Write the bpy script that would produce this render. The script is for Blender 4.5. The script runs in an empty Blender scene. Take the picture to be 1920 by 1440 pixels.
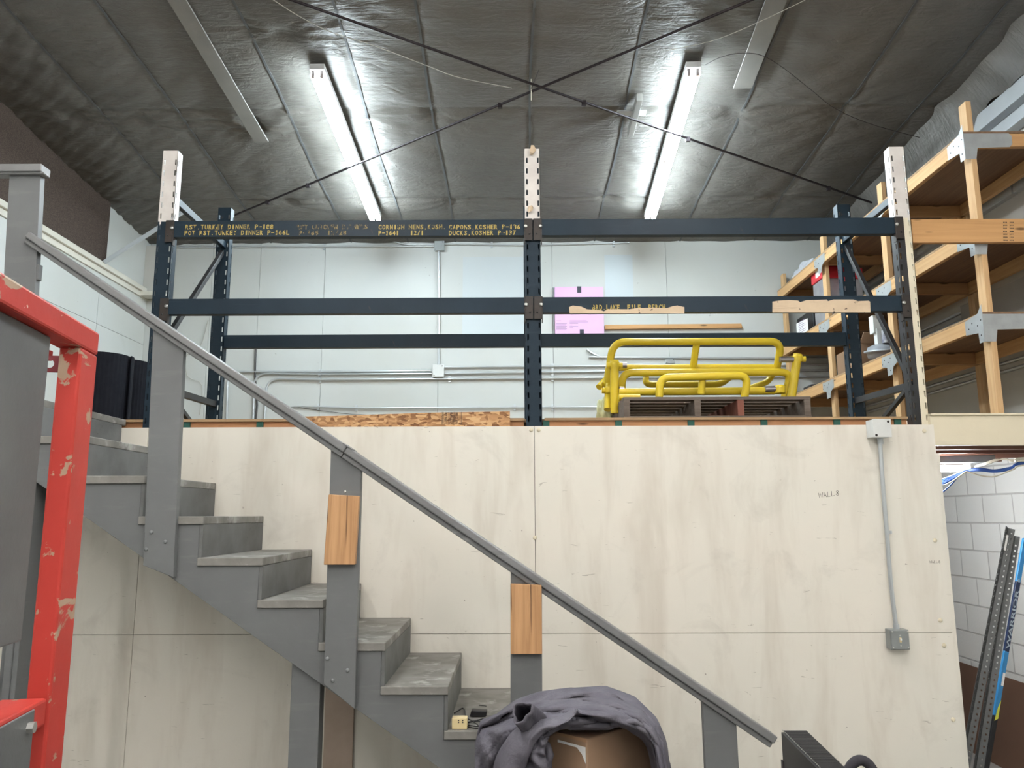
import bpy, bmesh, math, random
import numpy as np
from mathutils import Vector, Matrix
random.seed(7)
sc = bpy.context.scene
COL = sc.collection

# ---------------------------------------------------------------- camera
H = 1.93
FPX = 1464.6
PITCH, ROLL, YAW = [math.radians(a) for a in (9.569, -0.194, -0.257)]
fw = Vector((math.sin(YAW) * math.cos(PITCH), math.cos(YAW) * math.cos(PITCH), math.sin(PITCH)))
rt0 = Vector((math.cos(YAW), -math.sin(YAW), 0))
up0 = rt0.cross(fw)
rt = rt0 * math.cos(ROLL) + up0 * math.sin(ROLL)
up = -rt0 * math.sin(ROLL) + up0 * math.cos(ROLL)
CAM = Vector((0, 0, H))
cd = bpy.data.cameras.new('camera')
cam = bpy.data.objects.new('camera', cd)
COL.objects.link(cam)
cam.matrix_world = Matrix(((rt.x, up.x, -fw.x, 0), (rt.y, up.y, -fw.y, 0), (rt.z, up.z, -fw.z, H), (0, 0, 0, 1)))
cd.sensor_fit = 'HORIZONTAL'
cd.sensor_width = 36
cd.lens = FPX / 1920 * 36
cd.clip_start = 0.02
cd.clip_end = 100
sc.camera = cam

# ---------------------------------------------------------------- world, exposure, light strengths
w = bpy.data.worlds.new('world')
sc.world = w
w.use_nodes = True
w.node_tree.nodes['Background'].inputs[0].default_value = (0.9, 0.95, 1, 1)
w.node_tree.nodes['Background'].inputs[1].default_value = 0.02
sc.view_settings.view_transform = 'Standard'
sc.view_settings.look = 'None'
sc.view_settings.gamma = 1
sc.view_settings.use_curve_mapping = False
sc.view_settings.exposure = 1.05
TUBE_STRENGTH = 70.0        # fluorescent tubes over the loft
TUBE_FRONT = 50.0           # tubes over the floor on this side of the loft
TUBE_LOW = 90.0             # tube in the room under the loft
sc.cycles.max_bounces = 8
sc.cycles.diffuse_bounces = 6
sc.cycles.use_denoising = True

# ---------------------------------------------------------------- pixel -> point on a real plane
def ray(x, y):
    return fw * FPX + rt * (x - 960) + up * (720 - y)
def PY(x, y, Y):
    d = ray(x, y); return d * (Y / d.y) + CAM
def PX(x, y, X):
    d = ray(x, y); return d * (X / d.x) + CAM
def PZ(x, y, Z):
    d = ray(x, y); return d * ((Z - H) / d.z) + CAM

# ---------------------------------------------------------------- materials
MATS = {}
def lin(c):
    return tuple((v / 12.92 if v <= 0.04045 else ((v + 0.055) / 1.055) ** 2.4) for v in c)
def rgb(r, g, b):
    return lin((r / 255, g / 255, b / 255)) + (1,)
class NT:
    def __init__(s, name, rough=0.6, metal=0.0, spec=0.4):
        m = bpy.data.materials.new(name); m.use_nodes = True
        s.m = m; s.t = m.node_tree; s.b = s.t.nodes['Principled BSDF']
        s.b.inputs['Roughness'].default_value = rough
        s.b.inputs['Metallic'].default_value = metal
        s.b.inputs['Specular IOR Level'].default_value = spec
        s.co = s.t.nodes.new('ShaderNodeTexCoord')
        MATS[name] = m
    def n(s, ty, **kw):
        nd = s.t.nodes.new(ty)
        for k, v in kw.items():
            if k in nd.inputs: nd.inputs[k].default_value = v
            else: setattr(nd, k, v)
        return nd
    def l(s, a, b): s.t.links.new(a, b)
    def mapping(s, scale=(1, 1, 1), rot=(0, 0, 0), loc=(0, 0, 0)):
        mp = s.n('ShaderNodeMapping')
        mp.inputs['Scale'].default_value = scale; mp.inputs['Rotation'].default_value = rot
        mp.inputs['Location'].default_value = loc
        s.l(s.co.outputs['Object'], mp.inputs['Vector'])
        return mp.outputs[0]
    def noise(s, scale, detail=3, vec=None, rough=0.55, dist=0.0):
        nd = s.n('ShaderNodeTexNoise')
        nd.inputs['Scale'].default_value = scale; nd.inputs['Detail'].default_value = detail
        nd.inputs['Roughness'].default_value = rough; nd.inputs['Distortion'].default_value = dist
        s.l(vec if vec is not None else s.co.outputs['Object'], nd.inputs['Vector'])
        return nd.outputs['Fac']
    def ramp(s, fac, stops):
        r = s.n('ShaderNodeValToRGB')
        e = r.color_ramp.elements
        while len(e) < len(stops): e.new(0.5)
        for el, (p, c) in zip(e, stops):
            el.position = p; el.color = c if len(c) == 4 else tuple(c) + (1,)
        s.l(fac, r.inputs[0]); return r.outputs[0]
    def step(s, fac, a, b):
        return s.ramp(fac, [(a, (0, 0, 0, 1)), (b, (1, 1, 1, 1))])
    def mix(s, fac, a, b):
        m = s.n('ShaderNodeMix', data_type='RGBA')
        if isinstance(fac, (int, float)): m.inputs[0].default_value = fac
        else: s.l(fac, m.inputs[0])
        for i, c in ((6, a), (7, b)):
            if isinstance(c, tuple): m.inputs[i].default_value = c
            else: s.l(c, m.inputs[i])
        return m.outputs[2]
    def math(s, op, a, b=0.0):
        m = s.n('ShaderNodeMath', operation=op)
        for i, c in enumerate((a, b)):
            if isinstance(c, (int, float)): m.inputs[i].default_value = c
            else: s.l(c, m.inputs[i])
        return m.outputs[0]
    def color(s, c):
        if isinstance(c, tuple): s.b.inputs['Base Color'].default_value = c
        else: s.l(c, s.b.inputs['Base Color'])
        return s
    def bump(s, h, strength=0.3, dist=0.01):
        b = s.n('ShaderNodeBump'); b.inputs['Strength'].default_value = strength; b.inputs['Distance'].default_value = dist
        s.l(h, b.inputs['Height']); s.l(b.outputs[0], s.b.inputs['Normal']); return s

def painted(name, c1, c2, sc1=1.5, rough=0.6, metal=0.0, chip=None, chipscale=25, chiplo=0.66, chiphi=0.70, streak=None, bumps=0.12, spec=0.4):
    s = NT(name, rough, metal, spec)
    n1 = s.noise(sc1, 4)
    c = s.mix(s.step(n1, 0.35, 0.65), c1, c2)
    if streak:
        c3, scale, lo, hi = streak
        n3 = s.noise(1.0, 5, s.mapping(scale), 0.6, 0.4)
        c = s.mix(s.step(n3, lo, hi), c, c3)
    if chip:
        n2 = s.noise(chipscale, 4, None, 0.6, 0.6)
        c = s.mix(s.step(n2, chiplo, chiphi), c, chip)
    s.color(c)
    if bumps: s.bump(s.noise(60, 3), bumps, 0.004)
    return s.m

def wood(name, base, dark, axis='x', knots=True, rough=0.65, knotc=None):
    s = NT(name, rough, 0, 0.3)
    sc3 = {'x': (0.8, 22, 22), 'y': (22, 0.8, 22), 'z': (22, 22, 0.8)}[axis]
    g = s.noise(1.6, 5, s.mapping(sc3), 0.6, 0.5)
    c = s.mix(s.step(g, 0.38, 0.68), base, dark)
    big = s.noise(1.1, 2)
    c = s.mix(s.math('MULTIPLY', s.step(big, 0.35, 0.75), 0.35), c, dark)
    if knots:
        v = s.n('ShaderNodeTexVoronoi'); v.inputs['Scale'].default_value = 1.0
        s.l(s.mapping({'x': (3, 12, 12), 'y': (12, 3, 12), 'z': (12, 12, 3)}[axis]), v.inputs['Vector'])
        c = s.mix(s.step(v.outputs['Distance'], 0.07, 0.15), knotc or tuple(v_ * 0.35 for v_ in dark[:3]) + (1,), c)
    s.color(c); s.bump(g, 0.15, 0.003)
    return s.m

def dirty_block(name):
    s = NT(name, 0.5, 0, 0.3)
    g = s.noise(1.6, 6, s.mapping((22, 22, 1.1)), 0.65, 0.8)
    c = s.mix(s.step(g, 0.32, 0.72), (0.50, 0.29, 0.145, 1), (0.33, 0.17, 0.075, 1))
    c = s.mix(s.step(s.noise(9, 5, None, 0.65, 0.6), 0.60, 0.72), c, (0.15, 0.08, 0.04, 1))
    c = s.mix(s.step(s.noise(1.0, 2, s.mapping((60, 60, 1.5)), 0.5, 0.2), 0.66, 0.69), c, (0.12, 0.06, 0.03, 1))
    s.color(c); s.bump(g, 0.2, 0.003); return s.m

def simple(name, c, rough=0.5, metal=0.0, spec=0.4):
    s = NT(name, rough, metal, spec); s.color(c); return s.m

# --- cream painted plywood of the partition
s = NT('cream_painted_plywood', 0.5, 0, 0.35)
ca, cb = (0.735, 0.69, 0.615, 1), (0.675, 0.655, 0.59, 1)
c = s.mix(s.step(s.noise(0.9, 4), 0.3, 0.7), ca, cb)
c = s.mix(s.math('MULTIPLY', s.step(s.noise(1.0, 4, s.mapping((5, 5, 0.9)), 0.6, 0.3), 0.48, 0.70), 0.42), c, (0.48, 0.42, 0.35, 1))
grime = s.step(s.noise(2.3, 6, None, 0.65, 0.8), 0.56, 0.76)
c = s.mix(s.math('MULTIPLY', grime, 0.34), c, (0.36, 0.33, 0.29, 1))
scr = s.step(s.noise(1.0, 3, s.mapping((9, 9, 55), (0, 0.25, 0)), 0.5, 1.2), 0.715, 0.74)
c = s.mix(s.math('MULTIPLY', scr, 0.5), c, (0.25, 0.22, 0.18, 1))
spk = s.step(s.noise(34, 2, None, 0.5, 0.0), 0.77, 0.79)
c = s.mix(s.math('MULTIPLY', spk, 0.6), c, (0.16, 0.13, 0.11, 1))
s.color(c); s.bump(s.noise(1.0, 4, s.mapping((14, 14, 30))), 0.10, 0.004)
M_cream = s.m
M_cream2 = painted('cream_painted_wood', (0.68, 0.61, 0.46, 1), (0.62, 0.56, 0.43, 1), 2.0, 0.5)
M_gap = simple('dark_gap', (0.03, 0.025, 0.02, 1), 0.9)
# --- white painted wall panels (upper)
def wallpaint(name, ca, cb, stain):
    s = NT(name, 0.45, 0, 0.35)
    c = s.mix(s.step(s.noise(0.55, 3), 0.35, 0.65), ca, cb)
    c = s.mix(s.math('MULTIPLY', s.step(s.noise(1.8, 6, None, 0.65, 0.8), 0.62, 0.8), 0.3), c, stain)
    spk = s.step(s.noise(22, 2), 0.76, 0.78)
    c = s.mix(s.math('MULTIPLY', spk, 0.4), c, (0.2, 0.19, 0.18, 1))
    s.color(c); s.bump(s.noise(5, 3), 0.06, 0.01)
    return s.m
M_wall = wallpaint('white_wall_paint', (0.50, 0.52, 0.515, 1), (0.465, 0.475, 0.455, 1), (0.36, 0.36, 0.33, 1))
M_wallr = wallpaint('greyish_wall_paint', (0.50, 0.49, 0.46, 1), (0.44, 0.43, 0.40, 1), (0.33, 0.32, 0.29, 1))
M_trim = painted('off_white_metal_trim', (0.62, 0.60, 0.54, 1), (0.55, 0.53, 0.47, 1), 2, 0.4)
M_trimw = painted('pale_steel_trim', (0.42, 0.45, 0.47, 1), (0.37, 0.39, 0.41, 1), 2, 0.35)
# --- ceiling vinyl facing
s = NT('vinyl_ceiling_facing', 0.42, 0, 0.45)
c = s.mix(s.step(s.noise(0.8, 4), 0.3, 0.7), (0.118, 0.110, 0.099, 1), (0.09, 0.085, 0.078, 1))
c = s.mix(s.math('MULTIPLY', s.step(s.noise(2.5, 6, None, 0.65), 0.55, 0.8), 0.3), c, (0.09, 0.083, 0.075, 1))
s.color(c)
wr = s.noise(7, 5, s.mapping((1, 1.8, 1)), 0.6, 1.4)
wr2 = s.noise(60, 2, None, 0.5)
wr3 = s.noise(1.0, 4, s.mapping((2.2, 17, 1), (0, 0, .28)), 0.6, 1.3)
s.bump(s.math('ADD', s.math('ADD', wr, s.math('MULTIPLY', wr3, 0.9)), s.math('MULTIPLY', wr2, 0.06)), 0.5, 0.022)
M_ceil = s.m
M_seam = simple('seam_shade', (0.07, 0.075, 0.078, 1), 0.45)  # crease shade put in as a dark colour
M_strip = painted('aged_ceiling_batten', (0.20, 0.19, 0.175, 1), (0.165, 0.16, 0.15, 1), 3, 0.6, chip=(0.2, 0.18, 0.15, 1), chiplo=0.7, chiphi=0.74)
# --- burlap-like brown insulation on the left wall
s = NT('brown_acoustic_board', 0.9, 0, 0.1)
v = s.noise(160, 2)
s.color(s.mix(s.step(v, 0.4, 0.6), (0.050, 0.037, 0.031, 1), (0.085, 0.065, 0.055, 1))); s.bump(v, 0.5, 0.004)
M_burlap = s.m
M_burlap2 = painted('lighter_brown_board', (0.11, 0.085, 0.07, 1), (0.09, 0.07, 0.06, 1), 40, 0.9, bumps=0.4)
# --- grey stair paint
M_stair = painted('grey_porch_paint', (0.138, 0.144, 0.146, 1), (0.118, 0.122, 0.124, 1), 2.2, 0.5, chip=(0.08, 0.075, 0.07, 1), chipscale=16, chiplo=0.74, chiphi=0.78, streak=((0.155, 0.158, 0.157, 1), (4, 4, 26), 0.55, 0.8), bumps=0.1)
s = NT('worn_tread_paint', 0.6, 0, 0.3)
c = s.mix(s.step(s.noise(3.2, 5, s.mapping((1.2, 1.8, 1)), 0.6, 0.5), 0.36, 0.66), (0.23, 0.222, 0.206, 1), (0.125, 0.118, 0.106, 1))
c = s.mix(s.step(s.noise(9, 5), 0.58, 0.72), c, (0.36, 0.35, 0.33, 1))
s.color(c); M_tread = s.m
M_riser = painted('scuffed_riser_paint', (0.14, 0.145, 0.145, 1), (0.095, 0.097, 0.094, 1), 5, 0.55, chip=(0.05, 0.045, 0.04, 1), chipscale=18, chiplo=0.68, chiphi=0.76)
M_rail = painted('grey_rail_paint', (0.17, 0.172, 0.175, 1), (0.15, 0.15, 0.152, 1), 6, 0.35, streak=((0.24, 0.24, 0.24, 1), (2, 40, 40), 0.6, 0.75))
M_block = dirty_block('varnished_block_wood')
M_bolt = simple('galvanised_bolt', (0.5, 0.5, 0.48, 1), 0.4, 0.8)
M_boltg = simple('painted_bolt', (0.17, 0.18, 0.185, 1), 0.4)
# --- pallet rack paint
M_rack = painted('navy_rack_paint', (0.011, 0.024, 0.038, 1), (0.008, 0.018, 0.029, 1), 3, 0.45, chip=(0.06, 0.045, 0.035, 1), chipscale=9, chiplo=0.70, chiphi=0.78, streak=((0.022, 0.037, 0.050, 1), (1.2, 30, 30), 0.60, 0.8), spec=0.2)
M_rackd = painted('dark_rack_paint', (0.014, 0.015, 0.018, 1), (0.021, 0.019, 0.019, 1), 6, 0.45, chip=(0.07, 0.06, 0.055, 1), chiplo=0.68, chiphi=0.75)
M_conn = painted('brown_black_connector', (0.027, 0.019, 0.015, 1), (0.017, 0.014, 0.013, 1), 14, 0.5)
M_rackw = painted('white_worn_rack_paint', (0.62, 0.59, 0.56, 1), (0.52, 0.48, 0.46, 1), 7, 0.45, chip=(0.22, 0.2, 0.24, 1), chipscale=12, chiplo=0.64, chiphi=0.72)
M_rackc = painted('cream_rack_paint', (0.68, 0.62, 0.48, 1), (0.62, 0.56, 0.43, 1), 4, 0.5, chip=(0.3, 0.26, 0.2, 1), chiplo=0.72, chiphi=0.75)
def worn(name, col, lo, hi, scale=26):
    s = NT(name, 0.6); s.color(col)
    a = s.step(s.noise(scale, 4, s.mapping((1.6, 1, 0.8))), lo, hi)
    s.l(a, s.b.inputs['Alpha'])
    return s.m
M_stencil = worn('yellow_stencil_paint', (0.36, 0.27, 0.07, 1), 0.34, 0.44, 34)
M_stencilf = worn('faded_stencil_paint', (0.20, 0.15, 0.06, 1), 0.42, 0.54, 34)
M_ink = simple('black_ink', (0.025, 0.02, 0.018, 1), 0.7)
M_inkf = simple('faded_grey_ink', (0.28, 0.2, 0.3, 1), 0.7)
M_residue = painted('flaking_tan_paper_residue', (0.60, 0.47, 0.33, 1), (0.52, 0.40, 0.28, 1), 8, 0.8, chip=(0.10, 0.075, 0.06, 1), chipscale=20, chiplo=0.66, chiphi=0.69, streak=((0.40, 0.30, 0.22, 1), (3, 50, 50), 0.6, 0.7))
# --- wood framing
M_lumy = wood('pine_lumber', (0.56, 0.35, 0.17, 1), (0.44, 0.255, 0.11, 1), 'y')
M_lumx = wood('pine_lumber_across', (0.50, 0.285, 0.125, 1), (0.40, 0.215, 0.09, 1), 'x')
M_lumz = wood('pine_lumber_upright', (0.55, 0.37, 0.20, 1), (0.43, 0.26, 0.12, 1), 'z')
M_fir = wood('reddish_fir', (0.50, 0.25, 0.12, 1), (0.40, 0.185, 0.085, 1), 'x')
M_green = painted('green_end_paint', (0.012, 0.085, 0.06, 1), (0.01, 0.065, 0.05, 1), 20, 0.6)
M_plyedge = wood('plywood_edge', (0.42, 0.28, 0.15, 1), (0.24, 0.15, 0.08, 1), 'x', False)
M_ply = wood('plywood_shelf', (0.20, 0.12, 0.07, 1), (0.14, 0.08, 0.048, 1), 'y', False)
M_floorply = wood('deck_plywood', (0.33, 0.23, 0.13, 1), (0.25, 0.17, 0.1, 1), 'x', False)
s = NT('osb', 0.7, 0, 0.3)
v = s.n('ShaderNodeTexVoronoi'); v.inputs['Scale'].default_value = 1
wv = s.n('ShaderNodeVectorMath', operation='ADD')
nz = s.n('ShaderNodeTexNoise'); nz.inputs['Scale'].default_value = 9
s.l(s.co.outputs['Object'], nz.inputs['Vector'])
s.l(s.mapping((30, 30, 75), (0, .6, 0)), wv.inputs[0])
ns_ = s.n('ShaderNodeVectorMath', operation='SCALE'); ns_.inputs['Scale'].default_value = 4.5; s.l(nz.outputs['Color'], ns_.inputs[0]); s.l(ns_.outputs[0], wv.inputs[1])
sm = s.n('ShaderNodeVectorMath', operation='SCALE'); sm.inputs['Scale'].default_value = 1.0
s.l(wv.outputs[0], v.inputs['Vector'])
c = s.ramp(v.outputs['Color'], [(0.15, (0.17, 0.075, 0.03)), (0.4, (0.36, 0.19, 0.085)), (0.6, (0.47, 0.26, 0.12)), (0.85, (0.58, 0.37, 0.19))])
s.color(c); s.bump(v.outputs['Distance'], 0.3, 0.003); M_osb = s.m
M_plate = painted('galvanised_plate', (0.36, 0.38, 0.39, 1), (0.30, 0.315, 0.32, 1), 10, 0.42, 0.35, spec=0.5)
M_conduit = simple('galvanised_conduit', (0.50, 0.53, 0.55, 1), 0.3, 0.55, 0.6)
M_boxw = painted('light_grey_box_paint', (0.62, 0.63, 0.62, 1), (0.56, 0.57, 0.56, 1), 8, 0.4, chip=(0.3, 0.3, 0.3, 1), chiplo=0.72, chiphi=0.76)
M_boxg = painted('steel_box', (0.30, 0.32, 0.32, 1), (0.26, 0.275, 0.275, 1), 10, 0.38, 0.5)
M_black = simple('black_plastic', (0.012, 0.012, 0.014, 1), 0.4)
M_blackfoam = painted('black_foam', (0.022, 0.020, 0.026, 1), (0.03, 0.027, 0.034, 1), 30, 0.8)
M_tape = simple('black_tape', (0.015, 0.016, 0.03, 1), 0.45)
M_pink = painted('pink_foam_board', (0.68, 0.42, 0.66, 1), (0.64, 0.39, 0.63, 1), 3, 0.7)
M_yel = painted('yellow_gloss_paint', (0.62, 0.46, 0.03, 1), (0.56, 0.41, 0.025, 1), 3, 0.32, chip=(0.30, 0.25, 0.13, 1), chipscale=7, chiplo=0.72, chiphi=0.85, spec=0.3, bumps=0)
M_chrome = simple('bare_steel_sleeve', (0.33, 0.31, 0.32, 1), 0.3, 0.9)
M_palyel = painted('pale_yellow_plastic_bag', (0.62, 0.62, 0.35, 1), (0.55, 0.54, 0.3, 1), 15, 0.35)
M_pallet = wood('weathered_pallet_wood', (0.155, 0.125, 0.105, 1), (0.09, 0.072, 0.06, 1), 'x', False, 0.85)
M_palred = wood('red_stained_pallet_wood', (0.22, 0.085, 0.06, 1), (0.16, 0.06, 0.045, 1), 'z', False, 0.85)
M_rubber = painted('black_ribbed_rubber', (0.006, 0.007, 0.012, 1), (0.009, 0.010, 0.015, 1), 20, 0.8, spec=0.15)
M_purple = simple('violet_plastic_sheet', (0.22, 0.2, 0.5, 1), 0.4)
# red machine paint
s = NT('chipped_red_paint', 0.5, 0, 0.22)
c = s.mix(s.step(s.noise(3, 3), 0.35, 0.7), (0.42, 0.042, 0.032, 1), (0.35, 0.032, 0.024, 1))
ch = s.step(s.noise(13, 5, s.mapping((1, 0.6, 0.9)), 0.62, 0.5), 0.60, 0.62)
c = s.mix(ch, c, (0.34, 0.24, 0.17, 1))
c = s.mix(s.step(s.noise(40, 3), 0.73, 0.75), c, (0.6, 0.5, 0.42, 1))
s.color(c); s.bump(s.noise(30, 3), 0.15, 0.004); M_red = s.m
M_mpanel = painted('grey_machine_panel', (0.105, 0.110, 0.112, 1), (0.075, 0.076, 0.08, 1), 3.5, 0.42, chip=(0.03, 0.03, 0.035, 1), chiplo=0.75, chiphi=0.8, spec=0.5)
# cloth / cardboard
s = NT('grey_violet_cotton', 0.85, 0, 0.15)
c = s.mix(s.step(s.noise(9, 5, None, 0.6), 0.35, 0.7), (0.092, 0.087, 0.108, 1), (0.135, 0.128, 0.150, 1))
s.color(c); s.bump(s.noise(16, 5, s.mapping((1, 1, .55), (0, .5, 0)), 0.65, 1.5), 0.6, 0.014)
M_cloth = s.m
M_cloth.use_backface_culling = False
M_card = painted('cardboard', (0.31, 0.20, 0.128, 1), (0.275, 0.175, 0.11, 1), 4, 0.75, bumps=0.05)
M_cardd = simple('dark_cardboard', (0.20, 0.12, 0.07, 1), 0.8)
M_white = simple('white_paper', (0.75, 0.75, 0.74, 1), 0.6)
M_rag = painted('pale_grey_rag', (0.42, 0.43, 0.47, 1), (0.34, 0.35, 0.39, 1), 30, 0.9)
M_redp = simple('red_plastic', (0.45, 0.02, 0.03, 1), 0.35)
M_clear = painted('silver_case', (0.33, 0.32, 0.33, 1), (0.26, 0.25, 0.27, 1), 8, 0.3, 0.5)
M_alum = painted('dull_aluminium', (0.36, 0.38, 0.41, 1), (0.31, 0.33, 0.36, 1), 8, 0.35, 0.5)
M_ivory = simple('ivory_plastic', (0.66, 0.54, 0.30, 1), 0.4)
M_blue = simple('blue_cable', (0.03, 0.10, 0.38, 1), 0.4)
M_wcable = simple('white_cable', (0.62, 0.60, 0.50, 1), 0.45)
M_wire = simple('dark_wire', (0.05, 0.045, 0.045, 1), 0.5)
M_rod = simple('dark_steel_rod', (0.028, 0.022, 0.026, 1), 0.5, 0.4)
M_string = simple('pale_string', (0.42, 0.40, 0.36, 1), 0.7)
M_hard = painted('brown_hardboard', (0.105, 0.055, 0.033, 1), (0.085, 0.045, 0.028, 1), 2, 0.7)
M_slot = simple('perforated_steel', (0.075, 0.078, 0.078, 1), 0.5, 0.4)
M_sblue = painted('stick_blue', (0.03, 0.24, 0.52, 1), (0.025, 0.17, 0.40, 1), 6, 0.3)
M_snavy = simple('stick_navy', (0.012, 0.025, 0.07, 1), 0.3)
M_slet = simple('stick_letter_grey', (0.36, 0.43, 0.50, 1), 0.4)
M_syel = simple('stick_yellow', (0.60, 0.62, 0.06, 1), 0.4)
M_floor = painted('concrete_floor', (0.23, 0.22, 0.205, 1), (0.18, 0.172, 0.16, 1), 1.5, 0.5)
M_fix = simple('white_enamel', (0.72, 0.73, 0.75, 1), 0.35)
M_sock = simple('lamp_socket', (0.45, 0.40, 0.40, 1), 0.5)
# block wall
s = NT('white_painted_block', 0.5, 0, 0.35)
sx = s.n('ShaderNodeSeparateXYZ'); s.l(s.co.outputs['Object'], sx.inputs[0])
cx = s.n('ShaderNodeCombineXYZ'); s.l(sx.outputs['Y'], cx.inputs['X']); s.l(sx.outputs['Z'], cx.inputs['Y'])
bk = s.n('ShaderNodeTexBrick'); s.l(cx.outputs[0], bk.inputs['Vector'])
bk.inputs['Scale'].default_value = 1; bk.inputs['Brick Width'].default_value = 0.40; bk.inputs['Row Height'].default_value = 0.232
bk.inputs['Mortar Size'].default_value = 0.008; bk.inputs['Mortar Smooth'].default_value = 0.4
bk.inputs['Color1'].default_value = (0.62, 0.62, 0.59, 1); bk.inputs['Color2'].default_value = (0.57, 0.57, 0.54, 1); bk.inputs['Mortar'].default_value = (0.43, 0.42, 0.40, 1)
s.color(bk.outputs['Color'])
s.bump(s.math('ADD', s.math('MULTIPLY', bk.outputs['Fac'], -1.0), s.math('MULTIPLY', s.noise(70, 3), 0.25)), 0.6, 0.01)
M_blockw = s.m
def emis(name, col, st):
    m = bpy.data.materials.new(name); m.use_nodes = True
    b = m.node_tree.nodes['Principled BSDF']
    b.inputs['Base Color'].default_value = (0.8, 0.8, 0.8, 1)
    b.inputs['Emission Color'].default_value = col; b.inputs['Emission Strength'].default_value = st
    return m
M_tube = emis('lit_tube_cool', (0.80, 0.94, 1.0, 1), TUBE_STRENGTH)
M_tubef = emis('lit_tube_neutral', (1.0, 0.975, 0.93, 1), TUBE_FRONT)
M_tubel = emis('lit_tube_low', (0.93, 0.97, 1.0, 1), TUBE_LOW)

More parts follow.
